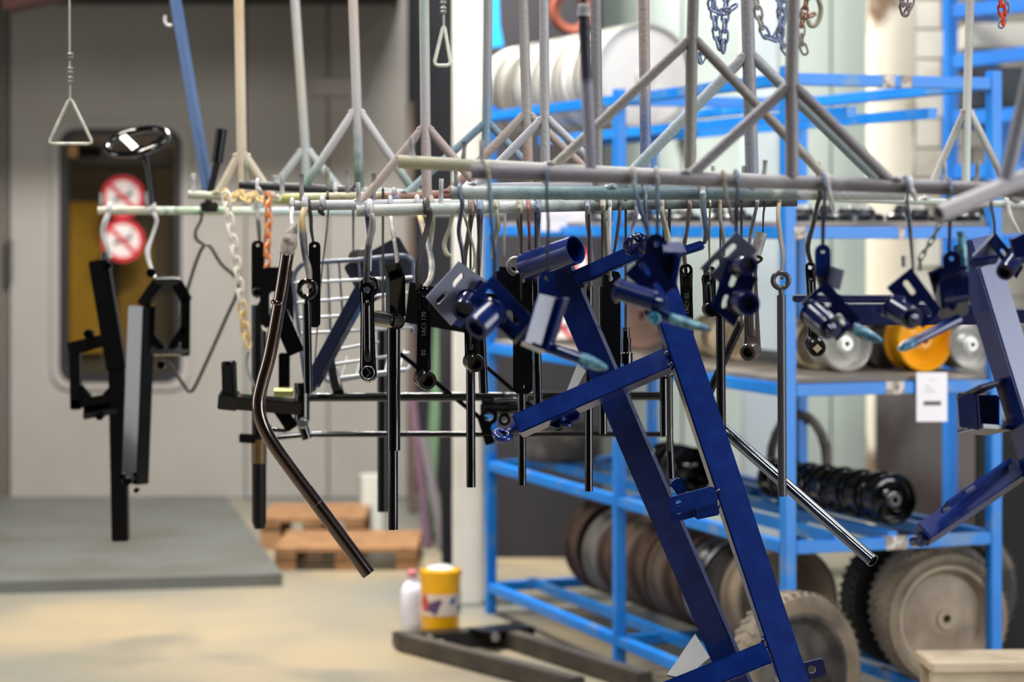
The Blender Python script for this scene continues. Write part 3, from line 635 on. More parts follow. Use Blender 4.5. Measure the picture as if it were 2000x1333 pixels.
single('conveyor_rail', 'overhead steel conveyor rail above the row of pipe hangers', 'rail', MB().box((-1.0, 6.9, 2.7), (.72, 2.7, 2.7), .3, .1, (0, 0, 1), .004), pm('rail_grey', (90, 90, 92), .5))
# extra upright tubes above the bars
t = thing('upright_tube', 'dark capped tube standing on the near bar, lilac lower half', 'tube', P(1152, 332, 3.52))
part('tube', MB().tube([P(1140, 14, 3.5), P(1154, 330, 3.52)], S(11.5, 3.5), 16), ramp([(0, (176, 172, 196)), (.5, (170, 166, 190)), (.62, (70, 68, 92)), (1, (46, 44, 60))]), t)
part('cap', MB().lathe(P(1140, 18, 3.5), (0, 0, 1), [(S(12.5, 3.5), -.01), (S(13, 3.5), 0), (S(9, 3.5), .008), (0, .009)], 18), CR['palegrey'], t)
part('rod', MB().tube([P(1140, 20, 3.5), P(1138, -40, 3.5)], S(6, 3.5), 10), CR['dark'], t)
single('upright_tube', 'rosy and blue spotted tube between the two big braces', 'tube', MB().tube([P(1257, -40, 4.3), P(1262, 372, 4.3)], S(11, 4.3), 14),
       ramp([(0, (150, 166, 200)), (.25, (90, 120, 190)), (.45, (150, 146, 160)), (.6, (176, 156, 148)), (1, (180, 150, 142))]))

# ------------------------------------------------------------------ wire hooks
def hook(bar, x, pts, wpx, mat, label, over=True, dy=0., sub=5, name='wire_hook', to=None):
    """bent wire: goes over the bar at column x, then down through the listed (x, y[, dY]) points"""
    c = barpt(bar, x); rb = BARS[bar][6]; hr = S(wpx, c.y) / 2; q = rb + hr * .8
    path = []
    if over:
        for a in (205, 170, 130, 90, 50, 10, -20):
            a = math.radians(a); path.append(c + Vector((0, -math.cos(a) * -q * -1, math.sin(a) * q)))
        path = [c + Vector(((k - 3) * .0004, math.cos(math.radians(a)) * -q * -1, math.sin(math.radians(a)) * q)) for k, a in enumerate((-20, 10, 50, 90, 130, 170, 200))]
    for i_, p in enumerate(pts):
        d = p[2] if len(p) > 2 else 0.
        if to: d += (to - c.y + q) * ((i_ + 1) / len(pts))
        path.append(P(p[0], p[1], c.y - q * (1 if len(path) == 7 and over else .35) + d + dy))
    rs = [hr * random.uniform(.8, 1.18) for _ in path]; rs[-1] *= .7
    return single(name, label, 'hook', MB().tube(path, rs, 8, sub=sub), mat, 'paint crusted wire hooks', loc=c)
hk = lambda *a, **k: hook(*a, **k)
hk('A', 214, [(206, 432), (201, 455), (208, 480), (216, 505)], 11, CR['white'], 'white crusted hook at the far left end of the low bar')
hk('A', 300, [(306, 432), (296, 465), (288, 490), (291, 512), (297, 528)], 9, CR['white'], 'pale hook holding the black loop frame at the left', to=6.28)
hk('A', 395, [(392, 432), (382, 452), (384, 468), (398, 478)], 7, CR['dark'], 'thin dark hook left of the cream chain', to=6.6)
hk('B', 500, [(503, 420), (505, 440), (507, 472)], 8, CR['blackwhite'], 'wire hook holding the small black tag plate', to=5.9)
hk('B', 522, [(517, 480), (508, 602)], 5, CR['dark'], 'thin dark wire behind the orange chain carrying the padded tube', to=6.05)
hk('E', 571, [(569, 425), (572, 445), (576, 462)], 8, CR['white'], 'short pale hook at the end of the grey white bar', to=4.6)
hk('E', 596, [(590, 425), (592, 460), (596, 500), (603, 530), (604, 562)], 13, CR['yellowblack'], 'thick hook with an orange patch holding the first eye bolt', to=4.85)
hk('E', 603, [(607, 425), (608, 450), (613, 478)], 7, CR['dark'], 'thin dark hook right of the orange patched hook', to=5.0)
hk('F', 722, [(727, 425), (726, 450), (718, 490), (716, 530), (714, 562)], 14, CR['blackwhite'], 'thick grey hook at the bar end holding the round eyed crank')
hk('F', 716, [(718, 440), (722, 470), (722, 530)], 9, CR['bluewhite'], 'blue specked hook behind the thick grey hook', dy=.01)
hk('E', 762, [(765, 435), (770, 470), (775, 505), (776, 535)], 9, CR['blackwhite'], 'white tipped wire hook dropping into the square tube', to=4.55)
hk('F', 832, [(839, 412), (836, 440), (822, 490), (817, 530), (816, 566)], 13, CR['dark'], 'dark twisted hook over the bar holding the stamped crank', to=4.48)
hk('E', 815, [(822, 430), (834, 475), (843, 515), (840, 545), (828, 562)], 12, CR['yellowblack'], 'pale hook crossing behind the dark twisted hook', to=4.5)
hk('E', 842, [(846, 430), (843, 460), (840, 492)], 10, CR['olive'], 'olive crusted straight hook right of the twisted hook')
hk('K', 888, [(880, 440), (868, 475), (872, 495), (882, 500)], 9, CR['olive'], 'blurred pale hook bend left of the bracket pair')
hk('F', 903, [(908, 425), (918, 460), (926, 490), (926, 520), (918, 530)], 6, CR['olive'], 'thin olive hook crossing in front of the lit column')
hk('F', 920, [(921, 420), (914, 465), (908, 500), (907, 545)], 12, CR['brown'], 'brown crusted hook right of the teal bar end', to=4.56)
hk('F', 936, [(937, 425), (937, 470), (934, 515), (933, 560)], 12, CR['bluewhite'], 'deep blue topped white hook on the pale bar', to=4.66)
hk('G', 897, [(903, 400), (896, 450), (903, 490), (906, 525)], 9, CR['navy'], 'slim blue hook at the end of the teal bar holding the grey bracket', to=4.0)
hk('H', 953, [(958, 400), (962, 460), (966, 500), (965, 548)], 9, CR['blue'], 'pale blue hook on the near bar holding the navy bracket', to=3.5)
hk('F', 968, [(972, 440), (966, 470), (962, 505)], 11, CR['olive'], 'hazy olive hook behind the pale blue hook')
hk('D', 985, [(986, 430), (984, 500)], 6, CR['grey'], 'straight thin grey rod hook behind the brackets')
hk('F', 1014, [(1013, 425), (1018, 470), (1018, 520)], 11, CR['olive'], 'grey olive hook holding the round ring', to=4.6)
hk('F', 1031, [(1032, 425), (1034, 460), (1034, 545)], 7, CR['red'], 'red topped hook holding the long black plate', to=4.58)
hk('F', 1050, [(1050, 425), (1050, 470), (1050, 545)], 11, CR['bluewhite'], 'pale blue hook right of the red one', to=4.6)
hk('H', 1066, [(1068, 390), (1071, 440), (1069, 500), (1068, 540)], 7, CR['navy'], 'thin dark hook holding the navy lug with the spike', to=3.5)
hk('F', 1146, [(1148, 430), (1152, 470), (1155, 510), (1153, 560)], 10, CR['lilac'], 'lilac hook behind the blue frame head', to=4.66)
hk('F', 1176, [(1179, 430), (1184, 470), (1186, 500), (1186, 545)], 11, CR['olive'], 'olive hook left of the bright blue strip', to=4.66)
hk('F', 1190, [(1190, 420), (1190, 470), (1192, 550)], 8, CR['white'], 'white ragged hook beside the olive hook')
hk('F', 1209, [(1210, 420), (1205, 460), (1198, 500)], 6, CR['dark'], 'thin dark slanted wire hook over the crossbar')
hk('F', 1240, [(1243, 420), (1236, 445), (1232, 475)], 7, CR['lilac'], 'hazy lilac looped hook behind the crossbar')
hk('H', 1236, [(1240, 372), (1250, 405), (1262, 440), (1267, 462)], 10, CR['blue'], 'orange tipped blue hook slanting down from the near bar')
hk('G', 1258, [(1260, 400), (1264, 440), (1266, 470)], 8, CR['navy'], 'navy hook behind the slanted blue hook')
hk('H', 1282, [(1283, 378), (1284, 415), (1284, 470)], 9, CR['blue'], 'upright blue hook holding the navy lug bracket', to=3.5)
hk('F', 1291, [(1294, 420), (1304, 460), (1308, 490)], 11, CR['olive'], 'brown and white hook right of the upright blue hook')
hk('F', 1345, [(1345, 420), (1342, 450), (1336, 485), (1340, 535)], 9, CR['brown'], 'brown grey hook holding the thin stamped crank', to=4.62)
hk('G', 1370, [(1373, 400), (1377, 435), (1381, 455), (1376, 474)], 13, CR['blue'], 'thick bright blue hook at the tip of the blue crossbar', to=4.42)
hk('F', 1385, [(1386, 430), (1385, 480), (1388, 560)], 4, CR['olive'], 'very thin wire hook right of the bright blue hook', to=4.7)
hk('F', 1404, [(1407, 430), (1413, 465), (1414, 500)], 8, CR['ochre'], 'dark ochre hook left of the grey bracket')
hk('H', 1412, [(1418, 385), (1426, 410), (1432, 440)], 7, CR['ochre'], 'ochre hook slanting over the near bar')
hk('H', 1437, [(1440, 375), (1438, 410), (1438, 470)], 9, CR['navy'], 'navy hook holding the grey faced double bracket', to=3.5)
hk('F', 1476, [(1474, 420), (1466, 460), (1461, 500)], 9, CR['lilac'], 'purple hook holding the ochre striped crank', to=4.62)
hk('F', 1492, [(1491, 420), (1490, 462)], 4, CR['dark'], 'straight thin wire holding the grey spacer sleeve', to=4.55)
hk('F', 1519, [(1520, 420), (1524, 460), (1530, 500), (1527, 545)], 9, CR['ochre'], 'grey hook holding the eye bolt before the blue post', to=4.4)
hk('G', 1600, [(1598, 395), (1588, 440), (1578, 478), (1580, 500), (1586, 518)], 10, CR['dark'], 'dark flat hook holding the crank with square hole', to=4.03)
hk('H', 1608, [(1611, 385), (1608, 430), (1607, 490)], 9, CR['navy'], 'blue hook left of the white loop holding the lug', to=3.5)
hk('H', 1614, [(1621, 380), (1628, 412)], 9, CR['white'], 'white empty hook loop on the near bar, left one')
hk('H', 1775, [(1783, 375), (1789, 392)], 9, CR['white'], 'white empty hook loop on the near bar, right one')
hk('H', 1769, [(1772, 400), (1778, 450), (1784, 530)], 9, CR['navy'], 'dark blue hook holding the right hand bracket', to=3.45)
hk('H', 1852, [(1856, 400), (1855, 450), (1853, 500)], 8, CR['navy'], 'dark hook below the open bar end', to=3.5)
hk('H', 1932, [(1936, 405), (1941, 430), (1943, 460)], 7, CR['navy'], 'dark hook near the right end of the near bar', to=3.7)
hk('M', 1966, [(1975, 425), (1985, 445), (1992, 456)], 8, CR['white'], 'white hook at the right edge of the picture')
hk('C', 655, [(665, 390), (668, 396)], 8, CR['white'], 'small pale loop hook on the black ended bar')
hk('D', 770, [(777, 385), (781, 390)], 9, CR['lilac'], 'lilac loop hook on the red bar')
hk('E', 630, [(626, 412), (632, 420)], 11, CR['blackwhite'], 'short spotted loop hook at the grey white bar')
hk('C', 503, [(507, 372), (511, 380)], 8, CR['white'], 'small white loop hook at the black bar end')
single('wire_hook', 'small white loose hook beside the long blue tow bar', 'hook', MB().tube([P(323, 30, 6.2), P(322, 42, 6.2), P(328, 50, 6.2), P(336, 49, 6.2)], S(3.5, 6.2), 8, sub=4), CR['white'], 'paint crusted wire hooks')

# ------------------------------------------------------------------ chains
def chain(label, pts, Y, lpx, wpx, mats, ends=None):
    """links along a pixel path; every link its own part"""
    path = [P(p[0], p[1], Y + (p[2] if len(p) > 2 else 0)) for p in pts]
    path, _ = smooth(path, [0] * len(path), 6)
    L = S(lpx, Y); step = L * .72; t = thing('chain', label, 'chain', path[0])
    acc = 0.; pos = []; i = 0; cur = path[0].copy(); pos.append((cur.copy(), None))
    for k in range(len(path) - 1):
        a, b = path[k], path[k + 1]; d = (b - a).length; s0 = 0
        while acc + (d - s0) >= step:
            s0 += step - acc; acc = 0.; pos.append((a + (b - a) * (s0 / d), (b - a).normalized()))
        acc += d - s0
    for k in range(len(pos) - 1):
        a = pos[k][0]; b = pos[k + 1][0]; ax = (b - a).normalized(); m = (a + b) / 2
        sd = ax.cross(Vector((0, 1, 0))).normalized()
        if k % 2: sd = (sd * .5 + Vector((0, .86, 0))).normalized()
        else: sd = (sd * .9 + Vector((0, -.43, 0))).normalized()
        w2 = S(wpx, Y) / 2; h = L / 2 - w2; loop = []
        for sg, a0 in ((1, -90), (-1, 90)):
            for q in range(5):
                an = math.radians(a0 + 45 * q); loop.append(m + ax * (sg * h + w2 * math.cos(an)) + sd * (w2 * math.sin(an)))
        part('link', MB().tube(loop, S(wpx * .19, Y), 6, closed=True), mats[min(len(mats) - 1, int(k / max(1, len(pos) - 1) * len(mats)))], t)
    return t
CW = pm('chain_white_paint', (226, 220, 206), .5, bump=(200, .3)); CY = pm('chain_cream_paint', (214, 186, 130), .5, bump=(200, .3)); CO = pm('chain_orange_paint', (214, 130, 66), .5, c2=(190, 100, 50), scale=40, bump=(200, .3))
CB = pm('chain_blue_grey_paint', (120, 132, 164), .5, c2=(90, 100, 136), scale=40, bump=(200, .3)); CG = pm('chain_grey_paint', (150, 146, 138), .5, c2=(104, 96, 84), scale=40, bump=(200, .3)); CBR = pm('chain_rust_paint', (150, 84, 56), .6, c2=(90, 70, 50), scale=40, bump=(200, .3))
chain('white chain fading to cream, hanging down left of the bent tube', [(441, 378), (450, 440), (462, 510), (470, 570), (478, 640), (488, 690)], 5.95, 30, 17, [CW, CW, CY])
chain('orange chain fading to grey, hanging behind the bent tube', [(523, 380), (524, 440), (521, 500), (522, 570), (519, 650)], 5.9, 28, 14, [CO, CO, CW])
chain('cream chain wound along the olive tinted bar', [(438, 372, -.03), (452, 392, -.05), (466, 372, -.03), (480, 394, -.05), (496, 374, -.03), (512, 396, -.05), (526, 378, -.03)], 6.0, 22, 12, [CY])
single('wire_hook', 'forked dark wire at the lower end of the white chain', 'hook', MB().tube([P(486, 688, 5.9), P(482, 710, 5.9), P(490, 740, 5.9), P(502, 768, 5.9)], S(2.6, 5.9), 8, sub=4), CR['grey'], 'paint crusted wire hooks')
chain('blue grey chain bunch hanging at the top, straight strands', [(1392, -25), (1396, 40), (1401, 75), (1408, 105)], 4.2, 28, 14, [CB])
chain('second strand of the blue grey chain bunch at the top', [(1420, -20), (1416, 40), (1415, 80), (1412, 104)], 4.2, 28, 14, [CB])
chain('short loop of blue grey chain wrapped around the strands', [(1388, 2), (1394, 22), (1412, 24), (1428, 18), (1446, 2)], 4.14, 24, 14, [CB])
chain('blue grey chain tail behind the brown diagonal brace', [(1352, 60), (1362, 95), (1369, 122), (1378, 100)], 4.2, 22, 11, [CB])
chain('long chain loop sagging between the two upright pipes', [(1474, -25), (1482, 30), (1494, 66), (1510, 80), (1524, 60), (1532, 10), (1530, -30)], 3.9, 28, 15, [CG, CB, CB])
chain('loose blue chain end beside the purple grey pole', [(1518, -20), (1526, 30), (1524, 75), (1536, 100), (1547, 110)], 3.85, 26, 14, [CB])
chain('rusty brown chain hanging right of the purple grey pole', [(1578, -20), (1572, 20), (1566, 50), (1566, 85), (1576, 110)], 3.8, 25, 13, [CBR, CG])
chain('orange loop of chain crossing the rusty brown chain', [(1562, 28), (1576, 34), (1590, 28), (1598, 15)], 3.75, 22, 12, [CBR])
single('wire_hook', 'thick olive hook curling round the rusty chain at the top', 'hook', MB().tube([P(1590, -20, 3.78), P(1602, 10, 3.78), P(1602, 30, 3.78), P(1594, 48, 3.78), P(1583, 50, 3.78), P(1578, 40, 3.78)], S(5, 3.78), 8, sub=4), CR['olive'], 'paint crusted wire hooks')
chain('grey lilac chain ending at the top edge, right of the hall column', [(1755, -30), (1762, 4), (1768, 28), (1778, 10), (1784, -30)], 4.2, 28, 14, [pm('chain_lilac_paint', (132, 118, 122), .5)])
chain('orange red chain at the top right corner', [(1952, -25), (1956, 15), (1960, 40), (1958, 62)], 4.2, 25, 14, [pm('chain_red_paint', (206, 66, 36), .5)])
chain('dark blue chain beside the orange red one', [(1962, -25), (1966, 20), (1958, 45), (1948, 62)], 4.26, 22, 11, [CB])
chain('dim green grey chain slanting behind the right brackets', [(1856, 374, -.02), (1846, 408), (1826, 458), (1808, 488), (1796, 510), (1800, 536)], 3.5, 24, 9, [pm('chain_green_grey', (112, 118, 108), .6)])

# ------------------------------------------------------------------ pull handles on cables
def pull(label, tri, cable, Y, wpx, knots):
    t = thing('cable_pull', label, 'handle', P(tri[0][0], tri[0][1], Y)); pts = []
    m = len(tri)
    for k in range(m):
        a = Vector((*tri[k], 0)); b = Vector((*tri[(k + 1) % m], 0)); p = Vector((*tri[k - 1], 0))
        for q in (a + (p - a).normalized() * 9, a + (p - a).normalized() * 2.5 + (b - a).normalized() * 2.5, a + (b - a).normalized() * 9): pts.append(P(q.x, q.y, Y))
    part('triangle_grip', MB().tube(pts, S(wpx / 2, Y), 10, closed=True), pm('pale_wire_paint', (206, 206, 190), .45, c2=(176, 176, 164), scale=40), t)
    part('cable', MB().tube([P(x, y, Y) for x, y in cable], S(2.2, Y), 8), pm('grey_cable', (166, 162, 154), .6), t)
    for x, y in knots: part('cable_clamp', MB().lathe(P(x, y, Y), Z_, [(0, -S(8, Y)), (S(5, Y), -S(7, Y)), (S(7, Y), -S(3, Y)), (S(4.5, Y), 0), (S(7, Y), S(4, Y)), (S(4, Y), S(8, Y)), (0, S(8, Y))], 12), ZINC, t)
pull('pale wire triangle pull handle hanging at the left on a cable', [(137, 190), (182, 281), (94, 281)], [(135, -420), (136, 110), (137, 192)], 5.4, 6.5, [(137, 110), (137, 138), (137, 156)])
pull('narrow wire triangle pull handle before the dark opening', [(867, 46), (881, 128), (847, 128)], [(865, -420), (866, 10), (867, 48)], 5.2, 7, [(866, 2), (866, 20)])

# ------------------------------------------------------------------ hung black parts
FN = Vector((0, -1, 0))
def pbeam(mb, a, b, wpx, d, roll=0., bev=.0025):
    """box tube between two (x, y, Y) points; wpx = width of the front face, d = depth, roll about its own axis"""
    A = P(*a); B = P(*b); t = (B - A).normalized(); n = (FN - t * FN.dot(t)).normalized(); s = t.cross(n)
    r = math.radians(roll); n2 = n * math.cos(r) + s * math.sin(r)
    return mb.box(A, B, S(wpx, (a[2] + b[2]) / 2), d, n2, bev)
def ptube(pts, wpx, n=16, sub=0, mb=None):
    return (mb or MB()).tube([P(*p) for p in pts], S(wpx / 2, pts[0][2]), n, sub=sub)
def ppipe(a, b, wpx, mb=None, wall=.16):
    return (mb or MB()).pipe(P(*a), P(*b), S(wpx / 2, a[2]), wall, 22)
def ring(mb, c, R_, r, axis=FN, n=28):
    return mb.lathe(c, axis, [(R_ + r * math.cos(a), r * math.sin(a)) for a in [2 * math.pi * k / 10 for k in range(10)]], n, True)
def quad(mb, cs, th, holes=(), cut=0.):
    """plate through four (x, y, Y) corners; holes: (fu, fv, len, wid, along) in plate fractions/metres"""
    c = [P(*q) for q in cs]; o = c[0]; ux = (c[1] - c[0]).normalized(); uy = (c[-1] - c[0]); Lu = (c[1] - c[0]).length; Lv = uy.length
    uy = (uy - ux * uy.dot(ux)).normalized()
    to2 = lambda p: ((p - o).dot(ux), (p - o).dot(uy))
    q2 = [to2(p) for p in c]; hs = []
    for fu, fv, L, W, al in holes:
        v1 = Vector(q2[1]); v3 = Vector(q2[-1]); q = v1 * fu + v3 * fv; dr = v1 if al == 'u' else v3
        hs.append(stadium(q.x, q.y, L, W, math.atan2(dr.y, dr.x)))
    return mb.plate(o, ux, uy, q2, hs, th)
LETTER = pm('raised_lettering', (120, 118, 120), .3, metal=.4)
def text(body, loc, size, parent, rotv, mat=LETTER):
    cu = bpy.data.curves.new('lettering', 'FONT'); cu.body = body; cu.size = size; cu.extrude = .0004; cu.align_x = 'CENTER'; cu.align_y = 'CENTER'
    cu.materials.append(mat); tmp = bpy.data.objects.new('lettering', cu); COL.objects.link(tmp)
    me = bpy.data.meshes.new_from_object(tmp.evaluated_get(bpy.context.evaluated_depsgraph_get())); bpy.data.objects.remove(tmp)
    o = bpy.data.objects.new('lettering', me); COL.objects.link(o); o.parent = parent
    o.location = Vector(loc) - wloc(parent); o.rotation_euler = rotv
def crank(label, top, bot, Y, wt, wb, mat, boss=(0, 0), bossr=20, back=False, txt=None, eye=6, square=False, logo=False, stripe=None):
    """forged pedal crank: eye at the top, splined boss at the bottom"""
    a = P(*top, Y); b = P(*bot, Y); t = thing('pedal_crank', label, 'crank', a, 'forged pedal cranks')
    ax = (b - a); L = ax.length; ax.normalize(); sd = ax.cross(FN).normalized() * -1
    r1 = S(wt / 2, Y); r2 = S(wb / 2, Y); o2 = []
    for k in range(9): an = math.pi * (1 + k / 8); o2.append((r1 * math.cos(an), r1 * math.sin(an)))
    for f, w_ in ((.14, .93), (.3, .9), (.7, .95)): o2.append((r1 * w_ * (1 - f) + r2 * w_ * f, L * f))
    for k in range(9): an = math.pi * k / 8; o2.append((r2 * math.cos(an), L + r2 * math.sin(an)))
    for f, w_ in ((.7, .95), (.3, .9), (.14, .93)): o2.append((-r1 * w_ * (1 - f) - r2 * w_ * f, L * f))
    th = .013
    mb = MB().plate(a, sd, ax, o2, [circ(0, 0, S(eye, Y))] if eye else [], th)
    bmesh.ops.recalc_face_normals(mb.bm, faces=mb.bm.faces)
    ed = [e for e in mb.bm.edges if len(e.link_faces) == 2 and e.calc_face_angle(0) > 1.2]
    bmesh.ops.bevel(mb.bm, geom=ed, offset=.0042, segments=3, affect='EDGES')
    part('arm', mb, mat, t)
    f0 = a + FN * (th / 2 + .0002); w_ = (r1 + r2) * .52
    rib = MB()
    if not txt: rib.tube([f0 + ax * L * .16 + FN * -.004, f0 + ax * L * .22 + FN * -.0005, f0 + ax * L * .5, f0 + ax * L * .78 + FN * -.0005, f0 + ax * L * .84 + FN * -.004], w_ * .5, 14, sub=2)
    else:
     for sg in (-1, 1): rib.box(f0 + ax * L * .2 + sd * sg * w_ * .62, f0 + ax * L * .78 + sd * sg * w_ * .62, w_ * .2, .002, FN, .0006)
     rib.box(f0 + ax * L * .2 - sd * w_ * .62, f0 + ax * L * .2 + sd * w_ * .62, w_ * .2, .002, FN, .0006)
    part('rib', rib, mat, t)
    bp = b + Vector((S(boss[0], Y), 0, -S(boss[1], Y))) * .5; dr = Vector((S(boss[0], Y) * 1.0, -.03, -S(boss[1], Y) * 1.0)).normalized(); br = S(bossr, Y)
    if back: dr = Vector((dr.x, -dr.y, dr.z))
    st = b - dr * .004
    part('boss', MB().lathe(st, dr, [(0, 0), (br, 0), (br, .026), (br * .93, .03), (br * .62, .03), (br * .6, .012), (0, .012)], 28), mat, t)
    sp = MB(); u = dr.cross(Z_).normalized(); v = dr.cross(u)
    e = st + dr * (.0302 if not back else -.0005)
    for k in range(18):
        an = 2 * math.pi * k / 18; d = u * math.cos(an) + v * math.sin(an); sp.box(e + d * br * .66, e + d * br * .92, br * .1, .0016, dr)
    q = part('spline', sp, mat, t); q['kind'] = 'stuff'
    if square: part('square_hole_plug', MB().box(e - dr * .012, e + dr * .0008, br * .72, br * .72, (u + v)), pm('painted_through_light', (190, 176, 150), .6), t)  # solid plug; light from behind is painted as its pale colour
    if logo:
        part('emblem', MB().tube([b + FN * .009 + Vector((x * r2 * .55, 0, z * r2 * .6)) for x, z in ((-.35, .9), (.6, 0), (-.35, -.9))], .0012, 6), STEEL, t)
        part('emblem_ring', ring(MB(), b + FN * .0088, r2 * .78, .0012), STEEL, t)
    if stripe: part('colour_stripe', MB().box(f0 + FN * .0006 + ax * L * .3, f0 + FN * .0006 + ax * L * .86, w_ * .7, .001, FN), pm('ochre_stripe', (176, 124, 40), .4), t)
    if txt:
        for body, f, sz in txt: text(body, a + ax * L * f + FN * (th / 2 + .001), sz, t, (math.pi / 2, -math.pi / 2 + (math.atan2(-ax.x, -ax.z) * 0), 0))
    return t
crank('gloss black crank hanging at the white bar end, round ring behind its eye', (717, 566), (719, 728), 4.48, 28, 32, BLACK, (0, 6), 17, eye=7, back=True, logo=True)
single('eye_ring', 'black ring behind the eye of the round ended crank', 'ring', ring(MB(), P(722, 560, 4.52), S(16, 4.5), S(4.5, 4.5), Vector((.2, -1, 0))), BLACK)
crank('gloss black crank with stamped figures beside the square tube', (829, 574), (827, 738), 4.48, 28, 28, BLACK, (12, 6), 19, txt=(('1AC1 170', .36, .011), ('02', .7, .011)), eye=6)
crank('gloss black crank hanging behind the grey and navy bracket pair', (917, 548), (922, 706), 4.56, 28, 28, BLACK, (10, 4), 18, txt=(('02', .82, .011),))
crank('thin black crank with raised lettering right of the blue head', (1340, 528), (1343, 690), 4.62, 26, 26, SATIN, (6, 4), 15, txt=(('1AC1 02', .4, .011),), eye=7, back=True)
crank('brown grey crank with an ochre stripe hanging before the white column', (1464, 492), (1470, 684), 4.62, 28, 32, pm('brown_grey_gloss', (70, 62, 60), .22, coat=.4), (-16, 6), 17, stripe=True)
crank('black crank with a square hole in its boss before the blue rack', (1582, 522), (1590, 672), 4.04, 20, 22, BLACK, (3, 9), 18, square=True, eye=5)
crank('dark crank with silver ring boss left of the double bracket', (1383, 545), (1386, 604), 4.7, 26, 26, SATIN, (3, 0), 15, eye=5)
def eyebolt(label, cx, cy, rpx, rod, Y, wpx, mat):
    t = thing('eye_bolt_rod', label, 'rod', P(cx, cy, Y), 'eye ended rods')
    part('eye', ring(MB(), P(cx, cy, Y), S(rpx * .76, Y), S(rpx * .26, Y)), mat, t)
    (x0, y0), (x1, y1) = rod
    part('neck', MB().tube([P(cx, cy + rpx * .85, Y), P(x0, y0 - 4, Y), P(x0, y0 + 2, Y)], [S(wpx * .3, Y), S(wpx * .28, Y), S(wpx * .36, Y)], 12), mat, t)
    part('rod', ppipe((x0, y0, Y), (x1, y1, Y), wpx), mat, t)
eyebolt('black eye bolt rod under the orange patched hook', 600, 565, 21, ((599, 593), (602, 768)), 4.85, 17, BLACK)
eyebolt('dark grey eye bolt rod hanging in front of the blue corner post', 1525, 548, 20, ((1526, 577), (1528, 970)), 4.4, 17, pm('dark_grey_gloss', (58, 56, 60), .3))
single('eye_ring', 'grey ring hanging behind the left bracket pair', 'ring', ring(MB(), P(1008, 520, 4.6), S(15, 4.6), S(5, 4.6)), ZINC)
def tag_plate(label, x0, y0, x1, y1, Y, mat, holes=True, tilt=0., rnd=None):
    t = thing('tag_plate', label, 'plate', P((x0 + x1) / 2, y0, Y)); W = S(x1 - x0, Y); Hh = S(y1 - y0, Y); rr = rnd or W * .42
    o = P(x0, y1, Y); ux = Vector((math.cos(tilt), math.sin(tilt), 0))
    hs = [circ(W / 2, Hh - W * .38, W * .12)] + ([circ(W / 2, W * .38, W * .1)] if holes else [])
    mb = MB().plate(o, ux, Z_, rrect(0, 0, W, Hh, rr), hs, .005)
    part('plate', mb, mat, t); return t
t = tag_plate('small black tag plate with a knob at its foot', 491, 470, 516, 578, 5.9, SATIN)
part('knob', MB().lathe(P(503, 572, 5.86), FN, [(0, 0), (S(10, 5.9), 0), (S(11, 5.9), .01), (S(7, 5.9), .02), (0, .022)], 18), BLACK, t)
tag_plate('black tag plate hanging just behind the first eye bolt', 603, 472, 626, 640, 5.0, SATIN, False)
tag_plate('long black plate with round ends left of the blue beam', 1002, 534, 1040, 770, 4.58, SATIN, rnd=.012)
tag_plate('long wide black plate behind the crossing of the blue beams', 1174, 530, 1212, 760, 4.66, SATIN, rnd=.01)
tag_plate('dark grey plate hanging left of the double bracket', 1374, 520, 1398, 620, 4.75, SATIN)
# square tube with cross tube
t = thing('tee_tube', 'black square tube with a cross tube and a long round leg', 'tube', P(770, 530, 4.55)); Y = 4.55
sq = MB(); a = P(773, 618, Y); hgt = S(88, Y); wd = S(31, Y)
rx = Vector((.95, .31, 0)); ry = Vector((-.31, .95, 0)); inn = .8
for sgn, d1, d2 in ((1, rx, ry), (-1, rx, ry), (1, ry, rx), (-1, ry, rx)): sq.box(a + d1 * (sgn * wd * .46), a + d1 * (sgn * wd * .46) + Z_ * hgt, wd, .003, d1, .0006)
for v_ in sq.bm.verts:
    if v_.co.z > a.z + hgt * .5: v_.co.z += (v_.co.y - a.y) * 1.0
    v_.co.y -= (v_.co.z - a.z) * .25
part('square_tube', sq, BLACK, t); part('cross_tube', ppipe((738, 622, 4.62), (776, 628, 4.5), 31, wall=.12), BLACK, t)
part('leg', ppipe((769, 640, Y), (769, 880, Y), 26), BLACK, t); part('inner_leg', ppipe((768, 872, Y), (768, 1035, Y), 19), BLACK, t)
def hung_tube(label, x0, y0, x1, y1, Y, wpx, mat=None, bar='F'):
    t = thing('hanging_tube', label, 'tube', P(x0, y0, Y), 'hanging black tubes')
    part('tube', ppipe((x0, y0, Y), (x1, y1, Y), wpx), mat or BLACK, t)
    q = barpt(bar, x0); part('hanging_wire', MB().tube([q + Vector((0, .004, BARS[bar][6])), q + Vector((0, -.002, -BARS[bar][6])), P(x0, y0 - 20, (Y + q.y) / 2), P(x0, y0 + 6, Y)], S(2.2, Y), 6, sub=3), CR['dark'], t); return t
hung_tube('black tube hanging below the crank behind the bracket pair', 919, 720, 920, 952, 4.62, 18)
hung_tube('short black tube beside the crank behind the bracket pair', 935, 560, 945, 768, 4.66, 18)
hung_tube('black tube whose end shows below the long round ended plate', 1018, 600, 1020, 948, 4.64, 16)
hung_tube('black tube right of the long round ended plate', 1046, 545, 1052, 830, 4.6, 17)
hung_tube('black tube crossing behind the blue crossbar, ending low', 1150, 560, 1150, 960, 4.66, 16)
hung_tube('black tube ending just below the blue crossbar', 1176, 560, 1178, 848, 4.7, 16)
hung_tube('black tube with collar behind the blue crossing', 1222, 640, 1224, 790, 4.72, 16)
hung_tube('black tube pair, left one, behind the right blue beam', 1296, 720, 1297, 852, 4.72, 16)
hung_tube('black tube pair, right one, behind the right blue beam', 1307, 730, 1308, 862, 4.74, 14)
